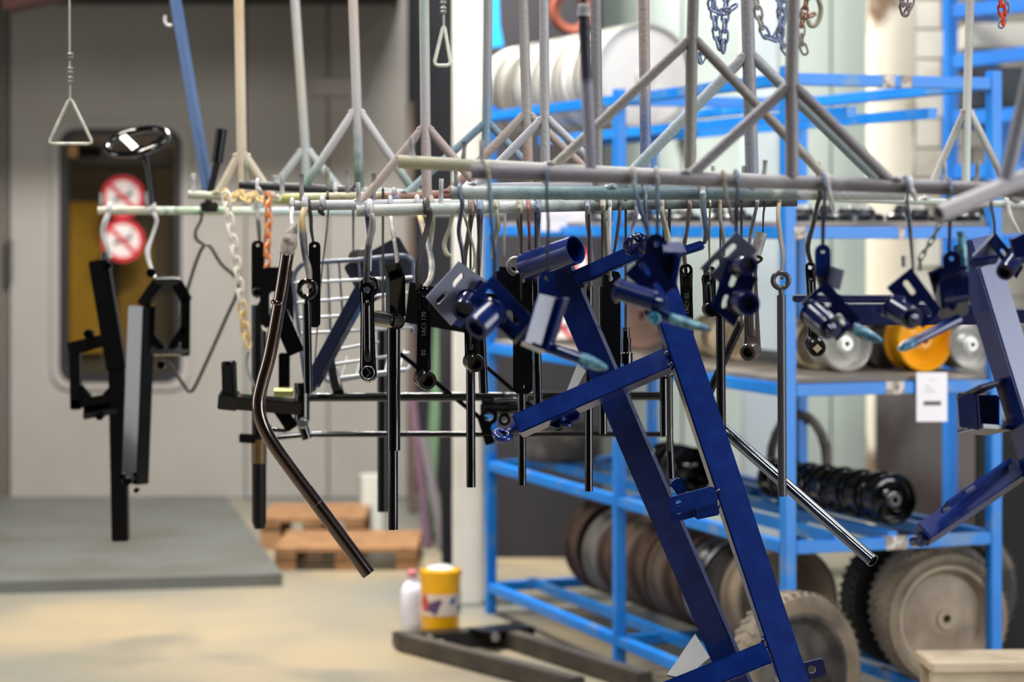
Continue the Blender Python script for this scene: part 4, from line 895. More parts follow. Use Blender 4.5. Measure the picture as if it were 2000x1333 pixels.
hung_tube('thin black tube low behind the right blue beam', 1308, 862, 1311, 935, 4.78, 15)
hung_tube('dark tube hanging under the double bracket', 1407, 610, 1409, 845, 4.7, 18, SATIN)
hung_tube('dark slanting tube behind the double bracket', 1448, 630, 1382, 775, 4.95, 16, SATIN)
single('spacer_sleeve', 'grey metal sleeve hanging on a thin wire before the white column', 'sleeve', ppipe((1488, 454, 4.55), (1472, 508, 4.55), 23), pm('grey_sleeve', (150, 148, 146), .4, c2=(120, 118, 116), scale=60), loc=P(1480, 480, 4.55))
single('spring_clip', 'dark wire clip under the grey sleeve', 'clip', MB().tube([P(1462, 502, 4.5), P(1475, 514, 4.5), P(1488, 506, 4.5), P(1478, 500, 4.5)], S(3, 4.5), 8, sub=4), SATIN)
# collar on a tube
single('tube_collar', 'black stepped collar on a tube behind the blue crossing', 'collar', MB().lathe(P(1223, 690, 4.715), Z_, [(S(9, 4.7), -.02), (S(13, 4.7), -.02), (S(13, 4.7), .0), (S(10, 4.7), .002), (S(10, 4.7), .03), (S(8.5, 4.7), .03)], 20, True), BLACK)
# bent handlebar tube
t = thing('bent_tube', 'long smoked chrome tube bent in the middle, open lower end', 'tube', P(575, 450, 4.6)); Y = 4.6
path = [(566, 465), (548, 580), (528, 690), (512, 750), (505, 790), (513, 830), (540, 878), (600, 960)]
part('tube', ptube([(x, y, Y) for x, y in path], 26, 20, 5), BROWNSTEEL, t)
part('lower_end', ppipe((598, 957, Y), (720, 1122, Y), 27, wall=.1), BROWNSTEEL, t)
part('joint_band', MB().lathe(P(543.5, 592, Y), P(540, 610, Y) - P(547, 574, Y), [(S(13.2, Y), -.004), (S(14.6, Y), -.002), (S(14.6, Y), .002), (S(13.2, Y), .004)], 24, True), BROWNSTEEL, t)
part('seam_band', MB().lathe(P(619, 985, Y), P(720, 1122, Y) - P(598, 957, Y), [(S(13, Y), -.0008), (S(14.2, Y), -.0008), (S(14.2, Y), .0008), (S(13, Y), .0008)], 24, True), STEEL, t)
tp = MB().tube([P(560, 500, Y), P(563, 480, Y), P(567, 462, Y), P(573, 448, Y), P(577, 436, Y)], [S(13, Y), S(16, Y), S(14, Y), S(9, Y), S(3, Y)], 12, sub=3)
for v in tp.bm.verts: v.co += Vector((random.uniform(-1, 1), random.uniform(-1, 1), random.uniform(-1, 1))) * .0016
part('paint_lump', tp, pm('crumpled_cover', (190, 178, 166), .35, c2=(110, 106, 100), scale=60, bump=(120, .6)), t, 'pale crumpled paint cover')
t = thing('steel_pipe', 'shiny bare steel pipe slanting down to the right, dark open end', 'pipe', P(1420, 845, 4.6))
part('pipe', ppipe((1700, 1092, 4.5), (1408, 835, 4.75), 25, wall=.1), CHROME, t)
part('end_lip', MB().lathe(P(1701, 1093, 4.5), P(1700, 1092, 4.5) - P(1410, 838, 4.75), [(S(11, 4.5), 0), (S(13.4, 4.5), 0), (S(13.4, 4.5), .006), (S(11, 4.5), .006)], 24, True), CHROME, t)

# ------------------------------------------------------------------ left: pedal frames, steering wheel, tow bar, zigzag rod
def loopframe(name, label, beams, Y, mat, extra=()):
    t = thing(name, label, 'frame', P(beams[0][1][0], beams[0][1][1], Y))
    for nm, a, b, w_, d, roll in beams: part(nm, pbeam(MB(), (a[0], a[1], Y + (a[2] if len(a) > 2 else 0)), (b[0], b[1], Y + (b[2] if len(b) > 2 else 0)), w_, d, roll), mat, t)
    for nm, x, y, r, h_, dr in extra: part(nm, MB().lathe(P(x, y, Y - .03), dr, [(0, 0), (S(r, Y), 0), (S(r, Y), h_), (S(r * .6, Y), h_), (S(r * .55, Y), h_ * .4), (0, h_ * .4)], 16), BLACK, t)
    return t
loopframe('loop_bracket', 'matt black frame with a leaning arm and a loop on its left', [
    ('arm', (193, 508), (229, 722), 38, .04, 0), ('post', (229, 700, .005), (236, 1057), 32, .04, 0),
    ('loop_bar', (135, 682), (216, 662), 25, .035, 0), ('loop_bar', (147, 672), (149, 800), 20, .036, 0), ('loop_bar', (140, 790), (232, 776), 18, .036, 0),
    ('gusset', (152, 758), (178, 790), 22, .02, 0), ('gusset', (205, 785), (240, 742), 24, .02, 0), ('foot_plate', (163, 806), (230, 794), 8, .05, 40)], 6.4, SATIN,
    [('nut', 176, 652, 9, .03, FN), ('nut', 198, 812, 8, .03, FN), ('bolt', 203, 508, 6, .02, Z_), ('bolt', 213, 520, 7, .02, FN), ('bolt', 157, 783, 4, .008, FN)])
loopframe('loop_bracket', 'gloss black frame with a bright left face and an octagon loop', [
    ('post', (277, 598), (264, 945), 44, .045, 38),
    ('loop_bar', (278, 598), (310, 552), 24, .02, -25), ('loop_bar', (304, 555), (352, 555), 25, .02, 20), ('loop_bar', (345, 552), (366, 590), 22, .02, 0),
    ('loop_bar', (363, 582), (362, 696), 17, .02, 0), ('loop_bar', (284, 684), (370, 684), 20, .02, -20), ('gusset', (288, 648), (322, 690), 16, .02, 0), ('gusset', (330, 690), (362, 640), 16, .02, 0)], 6.3, BLACK,
    [('nut', 298, 533, 9, .03, FN), ('nut', 318, 712, 8, .03, FN), ('bolt', 240, 930, 7, .02, FN), ('bolt', 250, 940, 8, .02, FN), ('bolt', 268, 957, 5, .02, FN)])
single('zigzag_rod', 'thin black rod bent in a diamond at the left', 'rod', ptube([(352, 640, 6.6), (368, 560, 6.6), (400, 478, 6.6), (432, 516, 6.6), (466, 556, 6.6), (440, 625, 6.6), (400, 715, 6.6), (380, 757, 6.6), (371, 765, 6.6), (362, 757, 6.6), (328, 706, 6.6)], 7, 10, 4), pm('brown_black_rod', (44, 40, 38), .4), loc=P(400, 478, 6.6))
t = thing('steering_wheel', 'shiny black steering wheel upright on its column at the left', 'steering wheel', P(272, 278, 6.3)); Y = 6.3
c = P(268, 277, Y); axw = Vector((-.16, -.42, .88)).normalized(); Rw = S(60, Y)
part('rim', ring(MB(), c, Rw, S(7, Y), axw, 40), BLACK, t)
u = axw.cross(Z_).normalized(); v = axw.cross(u); hub = c - axw * .03
for k in range(3):
    an = math.radians(90 + 120 * k); d = u * math.cos(an) + v * math.sin(an)
    part('spoke', MB().box(hub + d * .01, c + d * (Rw - .004), .022, .006, axw, .001), BLACK, t)
part('hub', MB().lathe(hub - axw * .015, axw, [(0, 0), (.022, 0), (.022, .02), (.014, .026), (0, .026)], 20), BLACK, t)
part('column', ptube([(278, 296, Y), (288, 330, Y), (297, 400, Y)], 9, 12, 4), BLACK, t)
t = thing('tow_bar', 'long blue grey bar with a black grip forming a narrow vee', 'bar', P(405, 375, 6.2))
part('bar', pbeam(MB(), (336, -40, 6.25), (406, 372, 6.2), 15, .03, 25), pm('blue_grey_gloss', (84, 108, 148), .25, coat=.5), t)
part('grip_arm', pbeam(MB(), (406, 395, 6.2), (426, 310, 6.15), 13, .02, 10), BLACK, t)
part('grip', ppipe((424, 318, 6.15), (433, 252, 6.15), 22, wall=.5), SATIN, t)
part('clevis', MB().cbox(P(408, 405, 6.2), S(34, 6.2), .05, S(20, 6.2), .2, .004), BLACK, t)
t = thing('padded_tube', 'thick black tube hanging behind the bent tube, ochre sleeve low', 'tube', P(505, 540, 6.05))
part('tube', MB().tube([P(506, 596, 6.05), P(506, 1020, 6.05), P(507, 1033, 6.05)], [S(15, 6.05), S(14, 6.05), S(10, 6.05)], 18), SATIN, t)
part('side_lug', pbeam(MB(), (467, 856, 6.0), (500, 858, 6.0), 18, .01), SATIN, t); part('top_bracket', pbeam(MB(), (500, 600, 6.05), (560, 640, 6.05), 30, .03), SATIN, t)
part('ochre_sleeve', MB().lathe(P(506, 905, 6.05), Z_, [(S(14.4, 6.05), 0), (S(15, 6.05), 0), (S(15, 6.05), .06), (S(14.4, 6.05), .06)], 18, True), pm('ochre_sleeve', (84, 64, 24), .35), t)  # narrow ochre band round the lower tube
hung_tube('thick black tube low behind the square tube leg', 748, 640, 748, 1000, 5.9, 22, SATIN, 'D')

# ------------------------------------------------------------------ pedal cart chassis and wire basket (middle distance)
Y = 5.5
t = thing('cart_chassis', 'black pedal cart chassis of long tubes hanging behind the cranks', 'chassis', P(560, 775, Y))
def cb(nm, a, b, w_, d=.02, roll=0, mat=BLACK): part(nm, pbeam(MB(), (a[0], a[1], Y + (a[2] if len(a) > 2 else 0)), (b[0], b[1], Y + (b[2] if len(b) > 2 else 0)), w_, d, roll), mat, t)
def ct(nm, pts, w_, mat=BLACK, sub=0): part(nm, ptube([(p[0], p[1], Y + (p[2] if len(p) > 2 else 0)) for p in pts], w_, 14, sub), mat, t)
ct('upper_tube', [(596, 777), (1290, 774)], 17); ct('lower_tube', [(542, 855), (600, 849), (1300, 849)], 11)
cb('side_arm', (428, 782), (592, 796), 26, .04, 9); cb('end_block', (428, 780), (466, 784), 30, .05, 12)
ct('head_tube', [(590, 748), (590, 822)], 30); ct('pivot', [(586, 815), (600, 858)], 20)
cb('upright_plate', (447, 706), (449, 780), 27, .02, 25); ct('plate_nose', [(446, 706), (447, 712)], 26)
cb('lug_plate', (540, 790), (572, 838), 26, .012); ct('king_pin', [(560, 842), (532, 840)], 8)
part('sleeve', ptube([(536, 767, Y - .03), (572, 767, Y - .03)], 19, 14), pm('olive_chromate', (150, 154, 96), .3, metal=.7), t, 'olive tinted metal sleeve')
for x, y, r in ((592, 826, 11), (524, 835, 7), (1060, 796, 9), (612, 760, 6)): part('bolt', MB().lathe(P(x, y, Y - .035), FN, [(0, 0), (S(r, Y), 0), (S(r, Y), .014), (S(r * .7, Y), .02), (0, .02)], 12), STEEL, t)
cb('diagonal_tube', (712, 560, -.05), (608, 752, -.05), 26, .035, 18, pm('blue_black_gloss', (24, 28, 46), .22, coat=.5))
cb('seat_stay', (640, 690, .12), (662, 770), 20, .02); cb('cross_strut', (780, 690), (960, 835), 9, .012); cb('cross_strut', (930, 700), (1060, 812), 8, .012)
cb('link_rod', (985, 764), (960, 812), 6, .006); ct('axle_tube', [(938, 800), (1110, 800)], 22); ct('axle_sleeve', [(940, 786), (1010, 786)], 16, BLACK)
for k, (x0, x1, y) in enumerate(((985, 1060, 772), (965, 1030, 782), (1060, 1180, 790))): ct('thin_rod', [(x0, y, -.04), (x1, y - 2, -.04)], 7, CHROME)
for x, y, r in ((955, 812, 17), (985, 818, 12), (1090, 830, 10)): part('knuckle', MB().lathe(P(x, y, Y - .04), FN, [(S(r * .5, Y), 0), (S(r, Y), 0), (S(r, Y), .03), (S(r * .5, Y), .03)], 18, True), BLACK, t)
cb('drop_plate', (942, 815), (958, 868), 20, .012); cb('dark_bracket', (545, 610), (580, 690), 34, .03); cb('dark_bracket', (556, 690), (556, 762), 22, .03)
Yb = 5.62
bk2 = thing('wire_basket', 'grey wire basket seat with a rounded back frame and a lower tray', 'basket', P(690, 580, Yb))
WIRE = pm('grey_bright_wire', (150, 152, 156), .4, metal=.2); FRW = pm('blue_grey_frame', (70, 78, 96), .3, coat=.3)
bo = [(596, 740), (586, 660), (577, 580), (574, 545), (584, 523), (606, 514), (700, 508), (780, 500), (800, 506), (808, 522), (806, 580), (806, 650)]
part('back_frame', ptube([(x, y, Yb) for x, y in bo], 9, 12, 4), FRW, bk2, 'blue grey rounded frame')
for x0, y0, x1, y1 in ((574, 553, 806, 542), (580, 592, 806, 572), (584, 622, 804, 610), (588, 652, 806, 640), (626, 690, 740, 668), (630, 716, 800, 690), (640, 742, 792, 722)):
    part('wire', ptube([(x0, y0, Yb - .01), (x1, y1, Yb - .01)], 6.5, 8), WIRE, bk2)
for x0, y0, x1, y1 in ((640, 512, 646, 650), (662, 511, 672, 655), (700, 508, 712, 650), (742, 505, 752, 640), (775, 502, 780, 640)):
    part('upright_wire', ptube([(x0, y0, Yb), (x1, y1, Yb)], 4.5, 8), FRW, bk2)
for k in range(6): part('tray_wire', ptube([(640 + k * 28, 742 - k * 4, Yb - .01), (650 + k * 28, 700 - k * 3, Yb + .12)], 4, 8), WIRE, bk2)
part('tray_rim', ptube([(636, 728, Yb), (640, 746, Yb), (700, 738, Yb), (790, 724, Yb), (800, 708, Yb + .03)], 7, 10, 4), WIRE, bk2)
part('seat_shell', MB().box(P(692, 560, 5.75), P(800, 500, 5.75), .01, S(90, 5.75), (-.3, 0, 1), .004), pm('dark_blue_shell', (30, 32, 46), .35), bk2, 'dark blue curved shell')
hook('C', 690, [(690, 420), (690, 508)], 5, CR['dark'], 'thin dark wire carrying the wire basket', to=5.62)
hook('D', 640, [(640, 430), (626, 560), (612, 752)], 4, CR['dark'], 'thin dark wire carrying the cart chassis', to=5.5)
part('shield_plate', MB().plate(P(508, 640, 5.8), X_, Z_, rrect(0, 0, S(66, 5.8), S(118, 5.8), .02), [rrect(S(18, 5.8), S(20, 5.8), S(48, 5.8), S(70, 5.8), .01)], .02), SATIN, t)
part('shield_plate', MB().plate(P(790, 630, 5.2), X_, Z_, [(0, 0), (S(150, 5.2), S(-26, 5.2)), (S(120, 5.2), S(20, 5.2)), (S(60, 5.2), S(70, 5.2)), (S(10, 5.2), S(80, 5.2))], (), .012), SATIN, t)
part('round_shell', MB().lathe(P(705, 500, 5.7), Vector((.4, -1, .1)), [(0, .02), (S(12, 5.7), .02), (S(14, 5.7), .01), (S(15, 5.7), -.04), (S(10, 5.7), -.05)], 20), pm('brown_black_shell', (42, 34, 32), .35), bk2)
part('clamp', MB().box(P(965, 550, 5.2), P(1015, 552, 5.2), .05, S(60, 5.2), (0, 0, 1), .01).box(P(940, 580, 5.15), P(1030, 580, 5.15), .04, S(14, 5.15), (0, 0, 1), .004), BLACK, t)

# ------------------------------------------------------------------ navy frames
Yf = 4.5
fr1 = thing('ladder_chassis', 'big glossy navy blue ladder frame hanging in the middle', 'frame', P(1081, 500, Yf))
def nb(nm, a, b, w_, d, roll=0, mat=NAVY, par=None): return part(nm, pbeam(MB(), a, b, w_, d, roll), mat, par or fr1)
nb('left_beam', (1078, 492, 4.53), (1447, 1352, 4.47), 53, .03, 16)
nb('right_beam', (1262, 476, 4.42), (1556, 1356, 4.40), 58, .03, -12)
nb('crossbar', (1010, 834, 4.42), (1306, 704, 4.42), 40, .058, -16)
nb('lower_crossbar', (1262, 1372, 4.37), (1500, 1276, 4.37), 44, .05, -15)
nb('upper_crossbar', (1122, 546, 4.5), (1262, 484, 4.47), 29, .03, -10)
nb('narrow_arm', (1268, 512, 4.44), (1374, 478, 4.42), 16, .02, -12)
part('head_tube', ppipe((1028, 521, 4.53), (1124, 488, 4.45), 56, wall=.12), NAVY, fr1)
part('spacer', MB().tube([P(1000, 841, 4.42), P(1014, 834, 4.42)], [S(11, 4.42), S(13, 4.42)], 14), NAVY, fr1)
re_ = part('rod_end', ring(MB(), P(982, 851, 4.42), S(14, 4.42), S(7.5, 4.42), Vector((.15, -.45, .88))), NAVY, fr1)
part('ball', MB().lathe(P(982, 851, 4.42), Vector((.15, -.45, .88)), [(S(5, 4.4), -.006), (S(9, 4.4), -.003), (S(9, 4.4), .003), (S(5, 4.4), .006)], 18, True), pm('dark_ball', (40, 44, 70), .2, metal=.6), re_)
part('shank', MB().tube([P(994, 845, 4.42), P(1006, 839, 4.42)], S(8, 4.42), 12), NAVY, fr1)
for dy, dY in ((0, -.028), (16, .0)):
    cl = MB(); o = P(1312, 1006 + dy, 4.38 + dY); ux = (P(1404, 982 + dy, 4.38 + dY) - o).normalized(); W = S(95, 4.4); hh = S(34, 4.4)
    cl.plate(o, ux, ux.cross(FN).cross(FN).cross(ux) if False else Z_, rrect(0, 0, W, hh, hh * .34), [circ(hh * .55, hh * .55, hh * .17)], .005)
    part('clevis_plate', cl, NAVY, fr1)
part('clevis_web', pbeam(MB(), (1355, 1000, 4.37), (1402, 990, 4.37), 30, .03, 0), NAVY, fr1)
nb('weld_tab', (1316, 938, 4.46), (1334, 964, 4.46), 22, .02, 0)
part('gusset', quad(MB(), [(1357, 1240, 4.46), (1386, 1286, 4.42), (1338, 1326, 4.36), (1302, 1320, 4.36)], .004), pm('floor_reflection_grey', (150, 150, 148), .25), fr1, 'gusset plate coloured as a pale floor reflection')  # bright floor reflection put into the pale grey of both gussets
part('gusset', quad(MB(), [(1128, 712, 4.48), (1143, 726, 4.48), (1128, 762, 4.42), (1106, 768, 4.42)], .004), pm('floor_reflection_grey', (150, 150, 150), .25), fr1)
part('lower_lug', quad(MB(), [(1055, 826, 4.45), (1135, 795, 4.45), (1128, 815, 4.42), (1088, 838, 4.42)], .004), NAVY, fr1)
part('lug_ring', ring(MB(), P(1105, 826, 4.42), S(10, 4.4), S(4, 4.4), Vector((.2, -.5, .85))), NAVY, fr1)
tb = MB().plate(P(1570, 1330, 4.42), Vector((.97, .0, .25)), Z_, rrect(0, 0, S(46, 4.4), S(34, 4.4), .005), [circ(S(20, 4.4), S(18, 4.4), S(8, 4.4))], .012)
part('end_tab', tb, NAVYD, fr1)
part('tension_spring', MB().tube([P(1228 + 12 * math.cos(a) + a * 1.1, 482 + 15 * math.sin(a) - a * .6, 4.4 + .012 * math.sin(a + 1)) for a in [k * .5 for k in range(40)]], S(3, 4.4), 6), NAVYD, fr1)
part('pivot_boss', MB().lathe(P(1262, 478, 4.42), FN, [(S(8, 4.4), 0), (S(19, 4.4), 0), (S(19, 4.4), .02), (S(14, 4.4), .024), (S(14, 4.4), .028), (S(8, 4.4), .028)], 22, True), NAVYD, fr1)
wd_ = MB()
for (x, y, ww) in ((1302, 690, 5), (1310, 712, 5), (1312, 734, 4), (1404, 960, 5), (1402, 990, 5), (1490, 1252, 5), (1496, 1290, 5), (1498, 1272, 4), (1112, 530, 4), (1060, 535, 4), (1140, 545, 5), (1138, 560, 4)):
    wd_.lathe(P(x, y, 4.375 if x > 1200 else 4.5), FN, [(0, -.02), (S(ww * .9, 4.4), -.02), (S(ww, 4.4), 0), (S(ww * .5, 4.4), S(ww * .6, 4.4)), (0, S(ww * .7, 4.4))], 8)
part('weld_beads', wd_, NAVYD, fr1)['kind'] = 'stuff'

fr2 = thing('ladder_chassis', 'second navy frame at the right edge with a grey blue sheen', 'frame', P(1918, 520, 3.95))
nb('main_beam', (1900, 470, 3.98), (2092, 1096, 3.9), 60, .05, -30, par=fr2)
nb('lower_arm', (1800, 1047, 3.86), (1990, 918, 3.95), 40, .034, -28, par=fr2)
nb('arm_lip', (1842, 994, 3.84), (1970, 905, 3.93), 8, .03, -28, par=fr2)
for a, b in (((1842, 1000, 3.83), (1856, 990, 3.835)), ((1885, 964, 3.85), (1905, 950, 3.855))): part('arm_slot', pbeam(MB(), a, b, 8, .006, -28), pm('slot_dark', (70, 76, 110), .3), fr2)
part('end_eye', MB().lathe(P(1792, 1058, 3.86), Vector((.3, -1, .2)), [(S(5, 3.9), -.01), (S(12, 3.9), -.01), (S(12, 3.9), .012), (S(5, 3.9), .012)], 18, True), NAVYD, fr2)
ub = MB()
for a, b, w_, d in (((1890, 770, 3.93), (1895, 838, 3.93), 8, .07), ((1890, 768, 3.93), (1946, 752, 3.96), 8, .07), ((1893, 838, 3.93), (1956, 842, 3.96), 8, .07)): pbeam(ub, a, b, w_, d, -15)
part('side_bracket', ub, NAVYD, fr2)
part('bracket_floor', pbeam(MB(), (1900, 805, 3.99), (1952, 805, 3.99), 66, .006), NAVYD, fr2)
t = thing('navy_crossbar', 'dark navy crossbar hanging behind the right brackets', 'bar', P(1780, 600, 5.0))
part('thick_bar', pbeam(MB(), (1652, 613, 5.0), (1915, 612, 5.0), 40, .04, 8), NAVYD, t); part('thin_bar', pbeam(MB(), (1548, 583, 5.0), (1760, 584, 5.0), 13, .02, 10), NAVYD, t)
part('bright_tab', pbeam(MB(), (1720, 612, 4.95), (1742, 616, 4.95), 8, .02, -20), NAVY, t); part('thin_bar', pbeam(MB(), (1960, 616, 5.0), (2060, 618, 5.0), 26, .03, 8), NAVYD, t)

# ------------------------------------------------------------------ navy axle brackets
def lugpart(t, cx, y0, y1, wpx, Y, mat):
    W = S(wpx, Y); hh = S(y1 - y0, Y); o = P(cx - wpx / 2, y1, Y); ol = [(0, 0), (W, 0)] + [(W / 2 + W / 2 * math.cos(math.pi * k / 10), hh - W / 2 + W / 2 * math.sin(math.pi * k / 10)) for k in range(11)]
    part('lug', MB().plate(o, X_, Z_, ol, [circ(W / 2, hh - W * .45, W * .13)], .005), mat, t)
def stub(t, a, b, rpx, mat, pin=None):
    A = P(*a); B = P(*b); ax = B - A; L = ax.length; r = S(rpx, (a[2] + b[2]) / 2)
    part('stub_tube', MB().lathe(A, ax, [(0, 0), (r * 1.04, 0), (r * 1.06, L * .06), (r, L * .12), (r, L * .94), (r * .95, L), (r * .66, L), (r * .6, L * .8), (0, L * .8)], 26), mat, t)
    wl = MB(); u = ax.normalized().cross(Z_).normalized(); v = ax.normalized().cross(u)
    wl.tube([A + (u * math.cos(q) + v * math.sin(q)) * r * (1.08 + .05 * math.sin(5 * q)) + ax * .05 for q in [2 * math.pi * k / 16 for k in range(16)]], r * .13, 6, closed=True)
    part('weld_ring', wl, mat, t)
    if pin: part('pin', MB().lathe(B - ax * .25, ax, [(0, 0), (r * pin, 0), (r * pin, L * .25 + .012), (r * pin * .7, L * .25 + .016), (0, L * .25 + .016)], 16), mat, t)
def spike(t, a, b, wpx, mat, frac=.55):
    A = P(*a); B = P(*b); r = S(wpx / 2, a[2]); M = A.lerp(B, 1 - frac)
    mat = NAVY if mat is NAVYD else mat
    part('spindle', MB().tube([A, A.lerp(B, .1), M, A.lerp(B, .9)], [r, r * .96, r * .92, r * .5], 16), mat, t)
    tp = MB().tube([M, M.lerp(B, .03), M.lerp(B, .4), M.lerp(B, .75), B], [r * .93, r * 1.0, r * .96, r * .72, r * .16], 16, sub=3)
    for vv in tp.bm.verts: vv.co += Vector((random.uniform(-1, 1), random.uniform(-1, 1), random.uniform(-1, 1))) * .0008
    part('masking_tape', tp, TEALTAPE, t, 'teal masking tape on the tip')
G_ = 'navy axle brackets'
def bracket(label, x, y, Y): return thing('axle_bracket', label, 'bracket', P(x, y, Y), G_)
Y = 4.0
t = bracket('grey faced slotted bracket, leftmost of the hanging pair', 895, 512, Y)
part('slotted_plate', quad(MB(), [(896, 511, Y), (950, 549, Y + .025), (880, 636, Y + .005), (832, 581, Y - .02)], .005, [(.34, .33, .028, .009, 'v'), (.34, .82, .026, .009, 'v')]), SLATE, t)
stub(t, (916, 588, Y), (904, 608, Y - .045), 22, NAVYD); part('back_flange', quad(MB(), [(940, 548, Y), (956, 556, Y + .05), (898, 640, Y + .06), (882, 632, Y + .01)], .005), NAVYD, t)
Y = 3.5
t = bracket('navy slotted bracket in front of the grey faced one', 962, 538, Y)
part('slotted_plate', quad(MB(), [(962, 538, Y), (1040, 619, Y), (1001, 665, Y), (914, 586, Y)], .005, [(.26, .42, .024, .0085, 'u'), (.76, .42, .024, .0085, 'u')]), NAVY, t)
stub(t, (966, 608, Y), (930, 642, Y - .03), 27, NAVY); part('boss', MB().lathe(P(966, 612, Y), FN, [(0, 0), (S(17, Y), 0), (S(17, Y), .022), (S(10, Y), .024), (0, .024)], 20), NAVY, t)
part('flange', quad(MB(), [(1001, 664, Y), (1040, 619, Y), (1046, 628, Y + .03), (1004, 672, Y + .03)], .004), NAVYD, t)
Y = 3.5
t = bracket('navy bracket with a bright channel and long taped spindle, mid picture', 1067, 530, Y)
lugpart(t, 1068, 528, 590, 33, Y, NAVY)
part('channel_web', quad(MB(), [(1052, 574, Y - .02), (1101, 586, Y + .004), (1066, 684, Y - .016), (1024, 668, Y - .04)], .004), NAVY, t)
part('channel_flange', quad(MB(), [(1100, 583, Y - .012), (1110, 582, Y + .02), (1078, 690, Y), (1067, 685, Y - .032)], .004), NAVY, t)
part('foot_plate', quad(MB(), [(1022, 664, Y - .035), (1066, 682, Y - .035), (1060, 692, Y), (1018, 672, Y)], .005), NAVYD, t)
spike(t, (1058, 674, Y), (1186, 720, Y - .06), 25, NAVYD, .38)
Y = 3.5
t = bracket('navy double bracket with lug, stub tube and taped spindle before the right beam', 1281, 460, Y)
lugpart(t, 1281, 457, 520, 45, Y, NAVYD)
part('slotted_plate', quad(MB(), [(1268, 488, Y - .01), (1318, 560, Y - .02), (1284, 590, Y - .02), (1220, 536, Y - .01)], .005, [(.25, .42, .022, .008, 'u'), (.8, .42, .022, .008, 'u')]), NAVYD, t)
part('channel_web', quad(MB(), [(1280, 500, Y + .01), (1322, 496, Y + .01), (1312, 566, Y), (1296, 560, Y)], .005), NAVYD, t)
part('channel_flange', quad(MB(), [(1320, 494, Y + .01), (1330, 500, Y - .02), (1318, 566, Y - .02), (1310, 566, Y)], .004), NAVY, t)
stub(t, (1206, 566, Y - .02), (1282, 590, Y - .05), 21, NAVY, .7); part('top_flange', quad(MB(), [(1292, 476, Y), (1330, 474, Y + .02), (1338, 500, Y), (1296, 494, Y - .02)], .004), NAVY, t)
spike(t, (1262, 608, Y - .03), (1388, 645, Y - .08), 21, NAVYD, .6)
part('taped_nut', MB().lathe(P(1277, 622, Y - .05), FN, [(0, 0), (S(13, Y), 0), (S(13, Y), .012), (S(9, Y), .018), (0, .018)], 16), TEALTAPE, t, 'teal taped nut')
Y = 3.5
t = bracket('double slotted bracket, grey upper plate and navy lower plate, left of the white column', 1438, 454, Y)
part('slotted_plate', quad(MB(), [(1438, 452, Y), (1480, 489, Y), (1410, 556, Y + .01), (1367, 524, Y + .01)], .005, [(.3, .36, .024, .0085, 'v'), (.3, .8, .024, .0085, 'v')]), SLATE, t)
part('slotted_plate', quad(MB(), [(1426, 510, Y - .02), (1480, 544, Y - .03), (1434, 640, Y - .03), (1391, 602, Y - .02)], .005, [(.3, .3, .02, .008, 'v'), (.3, .75, .02, .008, 'v')]), NAVYD, t)
part('edge_flange', quad(MB(), [(1424, 508, Y - .02), (1432, 506, Y + .02), (1398, 600, Y + .02), (1390, 602, Y - .02)], .004), NAVY, t)
stub(t, (1446, 522, Y - .02), (1462, 518, Y - .06), 20, NAVYD); stub(t, (1446, 590, Y - .03), (1462, 594, Y - .08), 24, NAVYD)
Y = 3.5
t = bracket('navy bracket with lug, slots and teal tipped spindle right of the blue corner post', 1607, 480, Y)
lugpart(t, 1607, 477, 540, 31, Y, NAVY)
part('channel_web', quad(MB(), [(1590, 528, Y), (1622, 520, Y + .01), (1640, 562, Y), (1600, 560, Y)], .005), NAVYD, t)
part('channel_flange', quad(MB(), [(1622, 520, Y), (1648, 528, Y - .02), (1634, 566, Y - .02), (1618, 560, Y)], .004), SLATE, t)
part('slotted_plate', quad(MB(), [(1613, 548, Y - .03), (1679, 622, Y - .03), (1634, 666, Y - .03), (1564, 593, Y - .03)], .005, [(.26, .42, .024, .0085, 'u'), (.8, .42, .024, .0085, 'u')]), NAVYD, t)
stub(t, (1586, 610, Y - .03), (1622, 642, Y - .08), 25, NAVYD, .55)
spike(t, (1655, 636, Y - .01), (1724, 668, Y - .05), 23, NAVYD, .75)
Y = 3.45
t = bracket('dark navy slotted bracket hanging above the yellow rim', 1779, 524, Y)
part('slotted_plate', quad(MB(), [(1779, 523, Y), (1838, 604, Y), (1802, 642, Y), (1732, 562, Y)], .005, [(.28, .42, .024, .0085, 'u'), (.8, .42, .024, .0085, 'u')]), NAVYD, t)
stub(t, (1746, 600, Y), (1782, 622, Y - .05), 23, NAVYD, .5)
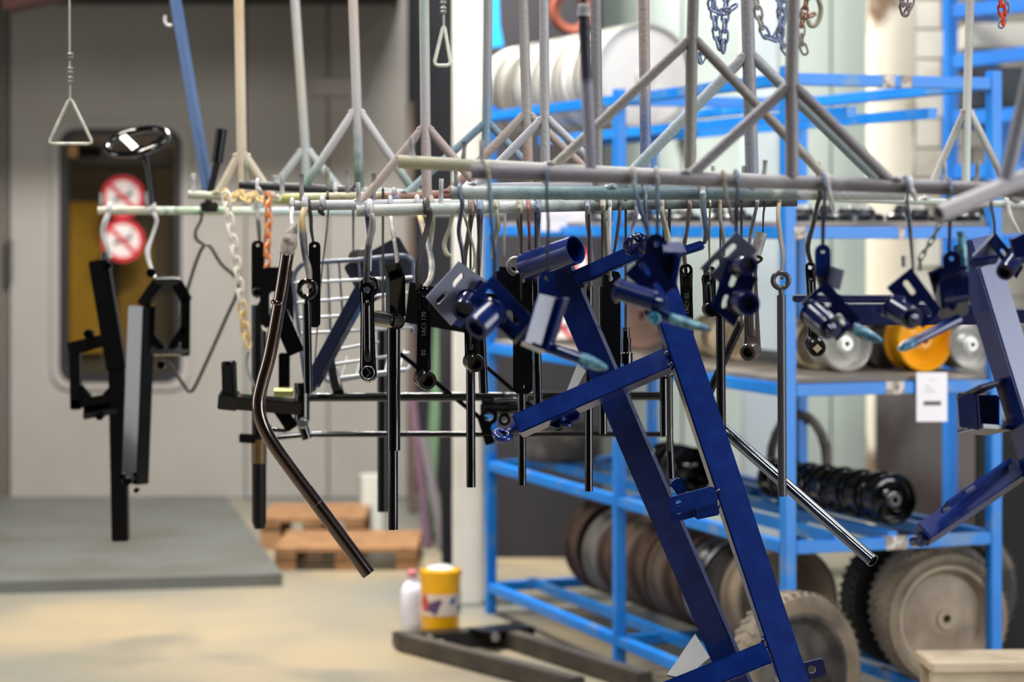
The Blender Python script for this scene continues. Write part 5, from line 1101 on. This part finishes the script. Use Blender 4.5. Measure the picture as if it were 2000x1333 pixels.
part('hook_tip', MB().tube([P(1765, 500, Y), P(1766, 522, Y)], S(5, Y), 10), ZINC, t)
Y = 3.5
t = bracket('navy bracket with round lug and a taped spindle pointing left, before the right frame', 1858, 490, Y)
lugpart(t, 1858, 490, 560, 34, Y, NAVYD)
part('side_plate', quad(MB(), [(1813, 534, Y), (1848, 518, Y), (1852, 560, Y + .03), (1828, 588, Y + .03)], .005), NAVYD, t)
bxm = MB(); pbeam(bxm, (1830, 548, Y), (1888, 530, Y), 8, .05, -20); pbeam(bxm, (1832, 548, Y), (1838, 606, Y), 8, .05); pbeam(bxm, (1836, 604, Y), (1892, 596, Y), 14, .05, -30)
part('channel', bxm, NAVYD, t); part('channel_back', pbeam(MB(), (1836, 568, Y + .04), (1892, 566, Y + .04), 60, .005), NAVYD, t)
spike(t, (1872, 624, Y), (1754, 684, Y - .06), 21, NAVYD, .25)
part('taped_rod', MB().tube([P(1876, 452, Y), P(1879, 480, Y), P(1884, 530, Y)], [S(8, Y), S(9, Y), S(7, Y)], 12, sub=3), TEALTAPE, t, 'teal taped upright rod')
Y = 3.7
t = bracket('dark navy folded bracket at the top of the right frame', 1944, 456, Y)
part('slotted_plate', quad(MB(), [(1944, 455, Y), (1998, 522, Y), (1985, 545, Y), (1932, 478, Y)], .005, [(.45, .5, .02, .006, 'u')]), NAVYD, t)
part('side_plate', quad(MB(), [(1942, 455, Y), (1948, 505, Y + .03), (1895, 516, Y + .03), (1900, 500, Y)], .005), SLATE, t)
part('bottom_flange', pbeam(MB(), (1892, 514, Y), (1950, 506, Y), 7, .03, -25), NAVY, t); stub(t, (1985, 500, Y), (1962, 532, Y - .05), 18, NAVYD)
Y = 3.6
t = bracket('navy bracket corner at the right picture edge above the frame', 1985, 470, Y)
part('side_plate', quad(MB(), [(1974, 468, Y), (2012, 450, Y), (2016, 496, Y), (1984, 506, Y)], .005), NAVYD, t)
part('edge_flange', quad(MB(), [(1972, 466, Y), (1978, 464, Y + .03), (1990, 506, Y + .03), (1984, 508, Y)], .004), SLATE, t)
